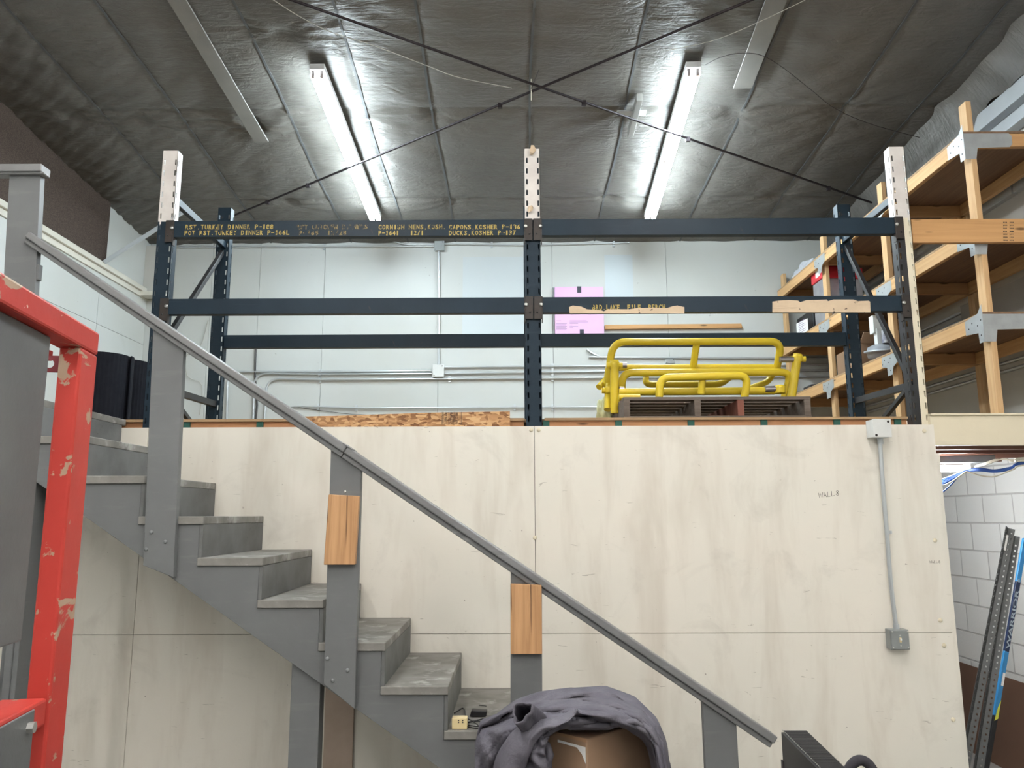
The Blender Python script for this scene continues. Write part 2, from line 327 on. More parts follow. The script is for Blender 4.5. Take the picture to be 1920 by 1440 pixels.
# ---------------------------------------------------------------- object helpers
def thing(name, label, cat, loc=(0, 0, 0), group=None):
    o = bpy.data.objects.new(name, None); COL.objects.link(o)
    o.location = loc; o.empty_display_size = 0.1
    o['label'] = label; o['category'] = cat
    if group: o['group'] = group
    return o
def tag(o, label, cat, group=None):
    o['label'] = label; o['category'] = cat
    if group: o['group'] = group
    return o
def wloc(o):
    p = Vector(o.location)
    while o.parent: o = o.parent; p += Vector(o.location)
    return p
class MB:
    def __init__(s): s.v = []; s.f = []; s.mi = []; s.sm = []
    def add(s, vs, fs, mi=0, smooth=False):
        b = len(s.v); s.v += [tuple(p) for p in vs]
        for f in fs: s.f.append(tuple(i + b for i in f)); s.mi.append(mi); s.sm.append(smooth)
        return s
    def box(s, x0, x1, y0, y1, z0, z1, mi=0):
        return s.add([(x0, y0, z0), (x1, y0, z0), (x1, y1, z0), (x0, y1, z0), (x0, y0, z1), (x1, y0, z1), (x1, y1, z1), (x0, y1, z1)],
                     [(0, 3, 2, 1), (4, 5, 6, 7), (0, 1, 5, 4), (1, 2, 6, 5), (2, 3, 7, 6), (3, 0, 4, 7)], mi)
    def bar(s, a, b, w, h, upv=(0, 0, 1), mi=0):
        """a box of width w and height h running from a to b"""
        a = Vector(a); b = Vector(b); d = (b - a).normalized(); u = Vector(upv)
        x = d.cross(u).normalized(); u = x.cross(d).normalized()
        vs = []
        for p in (a, b):
            for sx, su in ((-1, -1), (1, -1), (1, 1), (-1, 1)): vs.append(p + x * (sx * w / 2) + u * (su * h / 2))
        return s.add(vs, [(0, 1, 2, 3), (7, 6, 5, 4), (0, 4, 5, 1), (1, 5, 6, 2), (2, 6, 7, 3), (3, 7, 4, 0)], mi)
    def prism(s, pts, off, mi=0):
        """polygon pts extruded by the vector off"""
        n = len(pts); off = Vector(off); a = [Vector(p) for p in pts]
        vs = a + [p + off for p in a]
        fs = [tuple(range(n)), tuple(range(2 * n - 1, n - 1, -1))] + [(i, i + n, (i + 1) % n + n, (i + 1) % n) for i in range(n)]
        return s.add(vs, fs, mi)
    def tube(s, path, r, n=12, caps=True, mi=0, smooth=True):
        P = [Vector(p) for p in path]; m = len(P)
        rr = r if isinstance(r, (list, tuple)) else [r] * m
        T = []
        for i in range(m):
            T.append(((P[min(i + 1, m - 1)] - P[max(i - 1, 0)])).normalized())
        ref = Vector((0, 0, 1)) if abs(T[0].z) < 0.9 else Vector((1, 0, 0))
        x = T[0].cross(ref).normalized(); vs = []
        for i in range(m):
            x = (x - T[i] * x.dot(T[i])).normalized(); y = T[i].cross(x)
            for k in range(n):
                a = 2 * math.pi * k / n
                vs.append(P[i] + (x * math.cos(a) + y * math.sin(a)) * rr[i])
        fs = [(i * n + k, i * n + (k + 1) % n, (i + 1) * n + (k + 1) % n, (i + 1) * n + k) for i in range(m - 1) for k in range(n)]
        s.add(vs, fs, mi, smooth)
        if caps:
            s.add([vs[k] for k in range(n)], [tuple(range(n - 1, -1, -1))], mi)
            s.add([vs[(m - 1) * n + k] for k in range(n)], [tuple(range(n))], mi)
        return s
    def cyl(s, a, b, r, n=16, mi=0): return s.tube([a, b], r, n, True, mi)
    def lathe(s, c, prof, n=24, mi=0, axis='z'):
        vs = []
        for (r, h) in prof:
            for k in range(n):
                a = 2 * math.pi * k / n
                if axis == 'z': vs.append((c[0] + r * math.cos(a), c[1] + r * math.sin(a), c[2] + h))
                elif axis == 'y': vs.append((c[0] + r * math.cos(a), c[1] + h, c[2] + r * math.sin(a)))
                else: vs.append((c[0] + h, c[1] + r * math.cos(a), c[2] + r * math.sin(a)))
        m = len(prof)
        fs = [(i * n + k, i * n + (k + 1) % n, (i + 1) * n + (k + 1) % n, (i + 1) * n + k) for i in range(m - 1) for k in range(n)]
        s.add(vs, fs, mi, True)
        return s
    def build(s, name, mats, parent=None, bevel=0.0, recalc=True, kind=None):
        if not isinstance(mats, (list, tuple)): mats = [mats]
        vs = np.array([tuple(v) for v in s.v], float)
        lo, hi = vs.min(0), vs.max(0)
        org = Vector(((lo[0] + hi[0]) / 2, (lo[1] + hi[1]) / 2, lo[2]))
        me = bpy.data.meshes.new(name)
        me.from_pydata([tuple(v - np.array(org)) for v in vs], [], s.f)
        for m in mats: me.materials.append(m)
        me.polygons.foreach_set('material_index', s.mi)
        me.polygons.foreach_set('use_smooth', s.sm)
        if recalc:
            bm = bmesh.new(); bm.from_mesh(me); bmesh.ops.recalc_face_normals(bm, faces=bm.faces); bm.to_mesh(me); bm.free()
        me.update()
        o = bpy.data.objects.new(name, me); COL.objects.link(o)
        if parent is not None:
            o.parent = parent; o.location = org - wloc(parent)
        else: o.location = org
        if bevel:
            md = o.modifiers.new('edge', 'BEVEL'); md.width = bevel; md.segments = 2; md.limit_method = 'ANGLE'; md.angle_limit = math.radians(50)
            md.harden_normals = False
        if kind: o['kind'] = kind
        return o
def struct(name, mb, mats, bevel=0, parent=None, recalc=True): return mb.build(name, mats, parent, bevel, recalc, None if parent else 'structure')

def rounded(pts, rad, seg=7):
    P = [Vector(p) for p in pts]; out = [P[0]]
    for i in range(1, len(P) - 1):
        a, b, c = P[i - 1], P[i], P[i + 1]
        d1 = (a - b); d2 = (c - b); r = min(rad, d1.length * 0.49, d2.length * 0.49)
        p0 = b + d1.normalized() * r; p2 = b + d2.normalized() * r
        for k in range(seg + 1):
            t = k / seg; out.append(p0 * (1 - t) ** 2 + b * 2 * t * (1 - t) + p2 * t * t)
    out.append(P[-1]); return out
def spline(pts, n=8):
    P = [Vector(p) for p in pts]; out = []
    for i in range(len(P) - 1):
        p0 = P[max(i - 1, 0)]; p1 = P[i]; p2 = P[i + 1]; p3 = P[min(i + 2, len(P) - 1)]
        for k in range(n):
            t = k / n
            out.append(0.5 * ((2 * p1) + (p2 - p0) * t + (2 * p0 - 5 * p1 + 4 * p2 - p3) * t * t + (3 * p1 - p0 - 3 * p2 + p3) * t ** 3))
    out.append(P[-1]); return out

def text_part(name, body, mat, parent, origin, ax, ay, width, height, lift=0.0, bold=0.0):
    """lettering fitted into width x height on the plane spanned by ax (reading direction) and ay (up)"""
    cu = bpy.data.curves.new('text', 'FONT'); cu.body = body; cu.resolution_u = 2; cu.offset = bold
    to = bpy.data.objects.new('text', cu); COL.objects.link(to)
    bpy.context.view_layer.update()
    dg = bpy.context.evaluated_depsgraph_get()
    me = bpy.data.meshes.new_from_object(to.evaluated_get(dg))
    bpy.data.objects.remove(to)
    vs = np.array([tuple(v.co) for v in me.vertices]); lo = vs.min(0); hi = vs.max(0)
    ax = Vector(ax).normalized(); ay = Vector(ay).normalized(); nn = ax.cross(ay)
    mb = MB()
    out = []
    for v in vs:
        u = (v[0] - lo[0]) / (hi[0] - lo[0]) * width; t = (v[1] - lo[1]) / (hi[1] - lo[1]) * height
        out.append(Vector(origin) + ax * u + ay * t + nn * lift)
    mb.add(out, [tuple(p.vertices) for p in me.polygons])
    bpy.data.meshes.remove(me)
    return mb.build(name, mat, parent, recalc=False)

def mono_text(name, body, mat, parent, x0, x1, z0, z1, y, bold=0.035, fill=0.80):
    mb = MB(); n = len(body); cw = (x1 - x0) / n; cache = {}
    for i, ch in enumerate(body):
        if ch == ' ': continue
        if ch not in cache:
            cu = bpy.data.curves.new('text', 'FONT'); cu.body = ch; cu.resolution_u = 2; cu.offset = bold
            to = bpy.data.objects.new('text', cu); COL.objects.link(to); bpy.context.view_layer.update()
            me = bpy.data.meshes.new_from_object(to.evaluated_get(bpy.context.evaluated_depsgraph_get()))
            cache[ch] = ([tuple(v.co) for v in me.vertices], [tuple(p.vertices) for p in me.polygons])
            bpy.data.objects.remove(to); bpy.data.meshes.remove(me)
        vs, fs = cache[ch]; a = np.array(vs); lo = a.min(0); hi = a.max(0)
        w0, w1, h0, h1 = .5 - fill / 2, .5 + fill / 2, 0, 1
        if ch in '.,': w0, w1, h0, h1 = .35, .6, (-.12 if ch == ',' else 0), .2
        if ch == '-': h0, h1 = .42, .58
        if ch in '1I': w0, w1 = .3, .7
        mb.add([(x0 + (i + w0 + (w1 - w0) * (v[0] - lo[0]) / (hi[0] - lo[0])) * cw, y, z0 + (z1 - z0) * (h0 + (h1 - h0) * (v[1] - lo[1]) / (hi[1] - lo[1]))) for v in vs], fs)
    return mb.build(name, mat, parent, recalc=False)

def perforated(mb, o, ax, up_, length, width, cols, hw, hh, pitch, thick, mi=0, start=0.03, split=None):
    """thin plate with real rows of holes. o: lower corner, ax: across, up_: along. cols: centres across; split: material by height"""
    o = Vector(o); ax = Vector(ax).normalized(); up_ = Vector(up_).normalized(); nn = ax.cross(up_)
    xs = [0.0]
    for c in cols: xs += [c - hw / 2, c + hw / 2]
    xs.append(width)
    n = int((length - start) / pitch); ys = []
    def slab(x0, x1, y0, y1):
        m = mi
        if split: m = split((x0 + x1) / 2, (y0 + y1) / 2)
        a = o + ax * x0 + up_ * y0
        vs = []
        for dz in (0, thick):
            for (dx, dy) in ((0, 0), (x1 - x0, 0), (x1 - x0, y1 - y0), (0, y1 - y0)): vs.append(a + ax * dx + up_ * dy - nn * dz)
        mb.add(vs, [(0, 1, 2, 3), (7, 6, 5, 4), (0, 4, 5, 1), (1, 5, 6, 2), (2, 6, 7, 3), (3, 7, 4, 0)], m)
    cuts = [split.cut] if split and hasattr(split, 'cut') else []
    for i in range(0, len(xs) - 1, 2):
        edges = [0] + cuts + [length]
        xx = [xs[i], xs[i + 1]]
        if split and getattr(split, 'xcut', None) and xs[i] < split.xcut < xs[i + 1]: xx = [xs[i], split.xcut, xs[i + 1]]
        for xa_, xb_ in zip(xx, xx[1:]):
            for e0, e1 in zip(edges, edges[1:]): slab(xa_, xb_, e0, e1)
    for c in range(1, len(xs) - 1, 2):
        y = 0
        for k in range(n):
            y0 = start + k * pitch
            if y0 + hh > length: break
            slab(xs[c], xs[c + 1], y, y0); y = y0 + hh
        slab(xs[c], xs[c + 1], y, length)

# ---------------------------------------------------------------- room constants
YP = 4.91          # face of the partition
YB = 8.85          # back wall
XL, XR = -4.32, 3.9
ZD = 2.545         # loft deck
ZT = 2.487         # top of the partition plywood
YF = -6.5
def zc(y): return 5.14 + 0.085 * (YB - y)

# ================================================================ STRUCTURE
struct('floor', MB().box(XL - .2, XR + .2, YF - .2, YB + .2, -0.1, 0), M_floor)
# back wall: backing and separate painted sheets with real gaps
mb = MB().box(XL - .1, XR + .1, YB + 0.012, YB + .15, 0, 5.35, 1)
xe = [XL - .1, -2.42 - 1.36, -2.42, -1.08, .28, 1.64, 2.98, XR + .1]
xe = [XL - .1] + [PY(px, 560, YB).x for px in (395, 485, 607, 823, 1036, 1251)] + [XR + .1]
for a, b in zip(xe, xe[1:]): mb.box(a + .002, b - .002, YB, YB + .012, 0, 5.2)
bw = struct('wall_back', mb, [M_wall, M_gap])
# a slightly bluer repainted patch
p0 = PY(1133, 478, YB); p1 = PY(1188, 563, YB)
MB().box(p0.x, p1.x, YB - .0015, YB, p1.z, p0.z).build('paint_patch', simple('bluish_repaint', (0.45, 0.50, 0.53, 1), 0.45), bw)
p0 = PY(868, 482, YB); p1 = PY(985, 630, YB)
MB().box(p0.x, p1.x, YB - .0015, YB, p1.z, p0.z).build('paint_patch', simple('bluish_repaint_wide', (0.47, 0.51, 0.53, 1), 0.45), bw)
mb = MB().box(XL - .15, XL - .012, YF, YB + .1, 0, 6.6, 1)
for a, b in ((YF, 0.5), (.5, 2.94), (2.94, 5.38), (5.38, 7.82), (7.82, YB)):
    for z0, z1 in ((0, 2.5), (2.5, 3.9), (3.9, 6.4)): mb.box(XL - .012, XL, a + .003, b - .003, z0 + .002, z1 - .002)
lw = struct('wall_left', mb, [M_wall, M_gap])
struct('wall_right', MB().box(XR, XR + .15, YF, YB + .1, 0, 2.5).box(XR, XR + .15, YF, YB + .1, 2.5, 6.6, 1), [M_blockw, M_wallr])
struct('wall_front', MB().box(XL - .1, XR + .1, YF - .1, YF, 0, 6.6), M_wall)

# ceiling: draped vinyl between fixing points, real displacement
PUR = [7.80, 6.20, 4.60]
SEAMX = [-3.55, -2.9, -1.95, -1.27, -0.70, 0.14, 0.95, 1.95, 2.82, 3.45]
NODES = []
rr = random.Random(3)
for px, py in ((812, 212), (990, 215), (1172, 212), (265, 225), (452, 225), (480, 238), (1575, 205), (1372, 212), (640, 215), (540, 378), (850, 378), (1142, 372), (1302, 376), (1455, 365), (990, 375), (140, 220), (530, 60)):
    d = ray(px, py); t = (zc(0) - H) / (d.z + 0.085 * d.y); p = CAM + d * t
    NODES.append((p.x, p.y, rr.uniform(9, 15), rr.uniform(0, 6), rr.uniform(.6, 1.2) * (0.35 if 900 < px < 1100 else 1)))
ny, nx = 230, 340
ys = np.linspace(3.6, YB + .05, ny); xs_ = np.linspace(XL - .05, XR + .05, nx)
X, Y = np.meshgrid(xs_, ys)
Z = 5.14 + 0.085 * (YB - Y)
dxl = np.min(np.abs(X[..., None] - np.array(SEAMX)), -1); dyl = np.min(np.abs(Y[..., None] - np.array(PUR)), -1)
Z -= 0.018 * (1 - np.exp(-dxl / .10)) * (1 - np.exp(-dyl / .12))
Z += 0.010 * np.exp(-(dyl / .03) ** 2)
for (cx_, cy_, k, ph, am) in NODES:
    dx = X - cx_; dy = (Y - cy_) * 1.25; r = np.hypot(dx, dy) + 1e-6; th = np.arctan2(dy, dx)
    wv_ = np.sin(k * th + ph + 1.5 * np.sin(2.3 * r * 3 + ph)) + .6 * np.sin(2.3 * k * th + 2 * ph)
    side = np.abs(np.cos(th)) ** 2
    Z += 0.0105 * am * wv_ * np.clip(r / .12, 0, 1) * np.exp(-r / .36) * side
    Z += 0.03 * am * np.exp(-(r / .09) ** 2)
# long pulls at the left wall and broad folds
Lf = np.exp(-np.clip(X - XL, 0, 9) / 1.0)
Z += 0.008 * Lf * (1 - 2 * np.abs(np.sin((Y + (X - XL) * .55) * 15 + np.sin(X * 5) * 1.2 + np.sin(Y * 4))) ** .7)
Z += 0.006 * Lf * np.sin((Y + (X - XL) * .75) * 51 + np.sin(X * 3 + Y) * 2)
Z += 0.005 * np.sin(X * 9 + np.sin(Y * 3) * 3) * np.sin(Y * 13 + np.sin(X * 2.3) * 4)
mb = MB()
V_ = np.stack([X, Y, Z], -1).reshape(-1, 3)
F_ = [(j * nx + i, j * nx + i + 1, (j + 1) * nx + i + 1, (j + 1) * nx + i) for j in range(ny - 1) for i in range(nx - 1)]
mb.add(V_.tolist(), F_, 0, True)
mb.add([(XL - .05, YF, zc(YF)), (XR + .05, YF, zc(YF)), (XR + .05, 3.6, zc(3.6)), (XL - .05, 3.6, zc(3.6))], [(0, 1, 2, 3)])
ceil = struct('ceiling', mb, M_ceil, recalc=False)
def zs(x, y):
    i = int(np.clip((x - xs_[0]) / (xs_[1] - xs_[0]), 0, nx - 1)); j = int(np.clip((y - ys[0]) / (ys[1] - ys[0]), 0, ny - 1))
    return float(Z[j, i])
for k, sx_ in enumerate(SEAMX):          # dark strips standing for the shade in the narrow seam creases
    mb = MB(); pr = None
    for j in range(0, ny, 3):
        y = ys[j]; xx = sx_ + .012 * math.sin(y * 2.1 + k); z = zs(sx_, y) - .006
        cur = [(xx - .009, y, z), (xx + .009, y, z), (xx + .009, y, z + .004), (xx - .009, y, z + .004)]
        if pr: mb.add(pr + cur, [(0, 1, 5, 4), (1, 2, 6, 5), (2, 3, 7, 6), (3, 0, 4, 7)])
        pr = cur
    mb.build('seam_shade', M_seam, ceil)
# ceiling battens
def ray_ceil(px, py, drop=0.0):
    d = ray(px, py); t = (zc(0) - drop - H) / (d.z + 0.085 * d.y); return CAM + d * t
for (a, b, wd, lab) in (((332, 0), (490, 265), .13, 'left'), ((1455, 0), (1392, 165), .15, 'right')):
    A = ray_ceil(*a, .035); B = ray_ceil(*b, .035)
    A.x = B.x + (A.x - B.x) * 1.0
    d = (A - B).normalized(); A = A + d * .6
    o = MB().bar(A, B, wd, .014).build('ceiling_batten', M_strip, None, .002)
    tag(o, 'flat grey batten on the ceiling left of the left lamp' if lab == 'left' else 'wide pale batten on the ceiling right of the right lamp', 'batten')
# brown board on the left wall, in two sheets, above the trim
z0 = 4.56
mb = MB(); yE = PX(203, 400, XL).y
mb.prism([(XL, 5.93, z0), (XL, yE, z0), (XL, yE, zc(yE) + .02), (XL, 5.93, zc(5.93) + .02)], (.02, 0, 0))
o = mb.build('wall_board', M_burlap, lw)
mb = MB().prism([(XL, 3.5, z0), (XL, 5.92, z0), (XL, 5.92, zc(5.92) + .02), (XL, 3.5, zc(3.5) + .02)], (.018, 0, 0))
mb.build('wall_board', M_burlap2, lw)
# trims on the side walls
struct('trim_1', MB().box(XL, XL + .05, 2, YB - .02, 4.49, 4.545).box(XL, XL + .02, 2, YB, 4.43, 4.49), M_trim, .004)
zt = PX(1850, 372, XR - .04).z
mb = MB()
ycuts = [2, 4.2, PX(1897, 330, XR - .04).y, 7.2, YB]
for a, b in zip(ycuts, ycuts[1:]): mb.box(XR - .05, XR, a + .008, b - .008, zt - .10, zt + .03)
struct('trim_2', mb, M_trimw, .003)
# eave beam on the right wall under the ceiling
struct('trim_3', MB().box(XR - .10, XR, 2, YB, 5.02, 5.16).box(XR - .015, XR, 2, YB, 4.86, 5.02).box(XR - .10, XR, 2, YB, 4.85, 4.865), M_trimw, .003)
# drape hanging over the right eave behind the shelving
mb = MB(); vs = []; n_ = 150
for i in range(n_ + 1):
    y = 3.6 + (YB - 3.6) * i / n_; t_ = min(1, max(0, (y - 5.95) / .35)); zl_ = 5.165 - (5.165 - 4.72) * t_ * t_ * (3 - 2 * t_)
    for j in range(9):
        f = j / 8; vs.append((3.60 + .20 * f + .012 * math.sin(y * 21 + f * 3) * f, y, zc(y) + .01 - (zc(y) + .01 - zl_) * f ** 1.5 + .012 * math.sin(y * 13 + f * 2)))
mb.add(vs, [(i * 9 + j, i * 9 + j + 1, (i + 1) * 9 + j + 1, (i + 1) * 9 + j) for i in range(n_) for j in range(8)], 0, True)
mb.build('drape_skirt', M_ceil, ceil, recalc=False)
# left wall corner column and block at the beam end
struct('trim_4', MB().box(XL, XL + .13, YB - .12, YB, 4.45, 5.06), M_wallr, .003)
tag(MB().box(XL + .01, XL + .26, YB - .2, YB - .03, 4.44, 4.49).build('beam_end_plate', M_trim, None, .004), 'off-white plate end in the left back corner of the loft, below the ceiling', 'plate')

# partition
XE = PY(1784, 1150, YP).x     # right end of the partition
seamz = PY(1005, 1188, YP).z
xs1, xs2 = PY(250, 1190, YP).x, PY(1005, 1188, YP).x
mb = MB().box(XL, XE - .03, YP + .02, YP + .03, 0.0, ZT - .01, 1)
cells = [XL, xs1, xs2, XE]
for a, b in zip(cells, cells[1:]):
    mb.box(a + .0015, b - .0015, YP, YP + .02, seamz + .0015, ZT)
    mb.box(a + .0015, b - .0015, YP, YP + .02, 0, seamz - .0015)
mb.box(XE, XE + .025, YP + .012, YP + .11, 0, PY(1757, 850, YP).z)
mb.box(XE - .025, XE, YP + .035, YP + .11, 0, ZT - .01)
part = struct('wall_partition', mb, [M_cream, M_gap])
for px, py in ((1733, 808), (1753, 1013), (1763, 1163), (1787, 1349), (1770, 1210), (1006, 1190), (1003, 1008), (996, 806), (1010, 806)):
    p = PY(px, py, YP)
    MB().lathe((p.x, YP, p.z), [(.013, 0), (.012, -.004), (.006, -.006), (0, -.006)], 14, 0, 'y').build('screw_head', M_cream2, part)
def strokes(name, polys, org, sx, sz, r, parent, Yp, mat, slope=0.0):
    mb = MB()
    for pl in polys:
        mb.tube([(org.x + u * sx, Yp - r * .3, org.z + v_ * sz + u * sx * slope) for (u, v_) in pl], r, 6)
    return mb.build(name, mat, parent)
W = [(0, 1), (.18, 0), (.38, .8), (.55, .05), (.75, 1)]
A_ = [(0.85, 0), (1.1, .9), (1.35, 0)]; A2 = [(.93, .35), (1.28, .35)]
L1 = [(1.55, 1), (1.55, 0), (2.0, .05)]; L2 = [(2.25, 1), (2.25, .05), (2.75, .1)]
E8 = [(3.25, .5), (3.05, .75), (3.25, 1), (3.45, .75), (3.25, .5), (3.0, .22), (3.25, 0), (3.5, .22), (3.25, .5)]
a = PY(1535, 934, YP); b = PY(1573, 927, YP)
strokes('handwriting', [W, A_, A2, L1, L2, E8], a, (b.x - a.x) / 3.5, .032, .0014, part, YP, M_ink, .13)
a = PY(1743, 1056, YP); b = PY(1763, 1056, YP)
strokes('handwriting', [W, A_, A2, L1, L2, E8], a, (b.x - a.x) / 3.5, .016, .0009, part, YP, M_ink)

# header over the doorway and loft framing
fz0, fz1 = PY(1760, 835, YP).z, PY(1760, 781, YP).z
struct('trim_5', MB().box(XE - .02, XR, YP + .001, YP + .04, fz0, ZD + .0).box(XE - .02, XR, YP - .012, YP + .04, ZD, ZD + .012), M_cream2, .002)
zjb = 2.31
joists_x = [PY(px, 790, 4.96).x for px in (350, 487, 1024, 1160, 1296, 1433, 1570, 1684)]
gap = .472
allj = []
x = joists_x[0]
allj = [joists_x[0] - 2 * gap, joists_x[0] - gap] + joists_x[:2] + [joists_x[1] + gap, joists_x[1] + 2 * gap, joists_x[1] + 3 * gap] + joists_x[2:]
mb = MB(); mg = MB()
for xj in allj:
    mb.box(xj - .021, xj + .021, 5.03, YB - .01, zjb, 2.52); mg.box(xj - .021, xj + .021, 5.014, 5.03, 2.44, 2.52, 0)
deck = struct('floor_loft', MB().box(XL, 2.60, 5.02, YB, 2.523, ZD).box(2.60, XR, YP + .04, YB, 2.523, ZD), M_floorply)
mb.build('joists', M_fir, deck)
postx = [(-2.375, -2.255), (0.055, 0.185), (2.50, 2.64)]
def segs(a, b):
    out = []; x = a
    for (p, q) in postx:
        if q < a or p > b: continue
        if p > x: out.append((x, p))
        x = q
    if x < b: out.append((x, b))
    return out
mb = MB()
for a, b in segs(XL, 2.56): mb.box(a, b, 4.955, 5.02, ZD - .016, ZD)
mb.build('plywood_edge', M_plyedge, deck)
mb = MB()
for a, b in segs(XL, 2.56): mb.box(a + .002, b - .002, 4.975, 5.013, 2.44, ZD - .016)
mb.build('rim_board', M_fir, deck)
mb = MB()
for xj in joists_x: mb.box(xj - .021, xj + .021, 4.962, 4.975, 2.44, ZD - .0165)
mb.build('green_joist_ends', M_green, deck)
# joists across the room under the loft, seen through the doorway
mb = MB()
for yj in (5.10, 5.42, 5.86, 6.3, 6.8, 7.4, 8.0): mb.box(2.68, XR, yj, yj + .04, 2.345, 2.52)
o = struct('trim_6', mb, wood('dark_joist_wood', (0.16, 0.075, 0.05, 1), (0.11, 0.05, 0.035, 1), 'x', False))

# ================================================================ STAIRS
YS = 3.97
st = thing('wooden_staircase', 'grey painted wooden staircase with sloping handrail rising left to the loft', 'staircase', (-0.6, 4.4, 0))
def xr(k): return -0.022 - 0.3085 * (k - 1)
def zk(k): return 0.915 + 0.2035 * (k - 1)
for k in range(-3, 9):
    mb = MB().box(xr(k + 1) - .0185, xr(k), YS - .012, YP - .003, zk(k) - .04, zk(k))
    t_ = mb.build('tread', M_tread, st, .004)
    MB().box(xr(k) - .019, xr(k) - .001, YS - .002, YP - .004, (zk(k - 1) + .0005) if k > -3 else 0, zk(k) - .041).build('riser', M_riser, st, .001)
MB().box(xr(9) - .019, xr(9) - .001, YS - .002, YP - .004, zk(8) + .0005, zk(9) - .041).build('riser', M_riser, st, .001)
MB().box(XL + .02, xr(9), YS - .012, 4.953, zk(9) - .04, zk(9)).build('landing', M_tread, st, .004)
for (y0, y1) in ((YS, YS + .038), (4.84, 4.88)):
    pts = []
    for k in range(9, -4, -1):
        xl = xr(k + 1) - .02 if k < 9 else XL + .05
        pts += [(xl, zk(k) - .041), (xr(k) - .02, zk(k) - .041)]
    bz = lambda x: 1.95 - .66 * (x + 2.192)
    pts += [(xr(-3) - .02, 0), (.76, 0), (-2.7, bz(-2.7)), (XL + .05, bz(-2.7))]
    q = []
    for p in pts:
        if not q or (abs(p[0] - q[-1][0]) > 1e-5 or abs(p[1] - q[-1][1]) > 1e-5): q.append(p)
    MB().prism([(px, y0, pz) for px, pz in q], (0, y1 - y0, 0)).build('stringer', M_stair, st, .002)
# handrail
RA = Vector((-2.553, 0, 3.412)); RB = Vector((1.226, 0, 0.899)); dsl = (RB - RA).normalized(); nsl = Vector((dsl.z, 0, -dsl.x)) * -1
if nsl.z < 0: nsl = -nsl
def railbox(mb, a, b, y0, y1, h0, h1, mi=0):
    P = [a + nsl * h0, b + nsl * h0, b + nsl * h1, a + nsl * h1]
    mb.prism([(p.x, y0, p.z) for p in P], (0, y1 - y0, 0), mi)
mid = RA + dsl * ((-.84 - RA.x) / dsl.x)
mb = MB(); railbox(mb, RA, mid - dsl * .002, 3.895, 4.0, -.036, 0); railbox(mb, RA, mid - dsl * .002, 3.912, 3.985, -.062, -.036)
mb.build('handrail', M_rail, st, .006)
mb = MB(); railbox(mb, mid, RB, 3.895, 4.0, -.036, 0); railbox(mb, mid, RB, 3.912, 3.985, -.062, -.036)
mb.build('handrail', M_rail, st, .006)
MB().bar(mid - dsl * .03 + nsl * .001 + Vector((0, 3.947, 0)), mid + dsl * .03 + nsl * .001 + Vector((0, 3.947, 0)), .11, .004, nsl).build('rail_joint', M_rail, st)
def quad(pts, y0, th): return MB().prism([(PY(px, py, y0)) for px, py in pts], (0, th, 0))
def rz(x, h=-.062): # underside of the rail at x
    t = (x - RA.x) / dsl.x; return RA.z + dsl.z * t + h / nsl.z
newels = [((285, 345), (268, 325), 1060, 1083), ((620, 678), (606.5, 665), 1283, 1330), ((957.5, 1016), (957, 1017), None, None), ((1316, 1380), (1323, 1386), None, None)]
yt = {0: (640, 640), 1: (850, 862), 2: (1062, 1090), 3: (1298, 1340)}
for i, ((xa, xb), (xc, xd), yb0, yb1) in enumerate(newels):
    A = PY(xa, yt[i][0], 3.93); B = PY(xb, yt[i][1], 3.93)
    if yb0: C = PY(xd, yb1, 3.93); D = PY(xc, yb0, 3.93)
    else:
        C = PY(xd, 1440, 3.93); D = PY(xc, 1440, 3.93)
        C = B + (C - B) * ((B.z - 0) / (B.z - C.z)); D = A + (D - A) * ((A.z - 0) / (A.z - D.z))
    pts = [(A.x, 3.93, rz(A.x)), (B.x, 3.93, rz(B.x)), (C.x, 3.93, C.z), (D.x, 3.93, D.z)]
    MB().prism(pts, (0, .039, 0)).build('newel_post', M_stair, st, .003)
for (bx, br) in (((616, 927), (674, 930)), ((957, 1095), (1016, 1097))):
    x0 = PY(bx[0], bx[1], 3.892); x1 = PY(br[0] - .5, br[1], 3.892); zb = PY(bx[0], bx[1] + 132, 3.892).z
    dxb = -.012 if bx[0] < 700 else 0.0
    MB().prism([(x0.x, 3.892, x0.z), (x1.x, 3.892, x1.z), (x1.x + dxb, 3.892, zb), (x0.x + dxb, 3.892, zb)], (0, .037, 0)).build('wooden_block', M_block, st, .003)
def bolt(px, py, Y, r, mat, parent, name='bolt'):
    p = PY(px, py, Y)
    return MB().lathe((p.x, Y + .001, p.z), [(r, 0), (r * .9, -r * .5), (r * .5, -r * .8), (0, -r * .85)], 12, 0, 'y').build(name, mat, parent)
for px, py in ((284, 998), (310, 1016), (274, 1030), (614, 1235), (652, 1257), (624, 1276)): bolt(px, py, 3.93, .010, M_boltg, st)
bolt(647, 922, 3.93, .007, M_bolt, st)
# landing guard: post, top rail, lower block
A, B = PY(18, 345, 3.94), PY(78, 330, 3.94)
C_, D_ = PY(67, 540, 3.94), PY(7, 540, 3.94); kx = (3.742 - 2.25) / (A.z - D_.z)
MB().prism([(A.x, 3.93, 3.742), (B.x, 3.93, 3.742), (B.x + (C_.x - B.x) * kx, 3.93, 2.25), (A.x + (D_.x - A.x) * kx, 3.93, 2.25)], (0, .04, 0)).build('newel_post', M_stair, st, .003)
MB().box(XL + .05, B.x + .02, 3.895, 3.985, 3.745, 3.79).box(XL + .05, B.x + .03, 3.905, 3.97, 3.735, 3.748).build('top_rail', M_rail, st, .008)
a = PY(69, 497, 3.95)
MB().box(a.x - .005, a.x + .025, 3.935, 3.965, a.z - .085, a.z).build('rail_cleat', M_stair, st, .003)
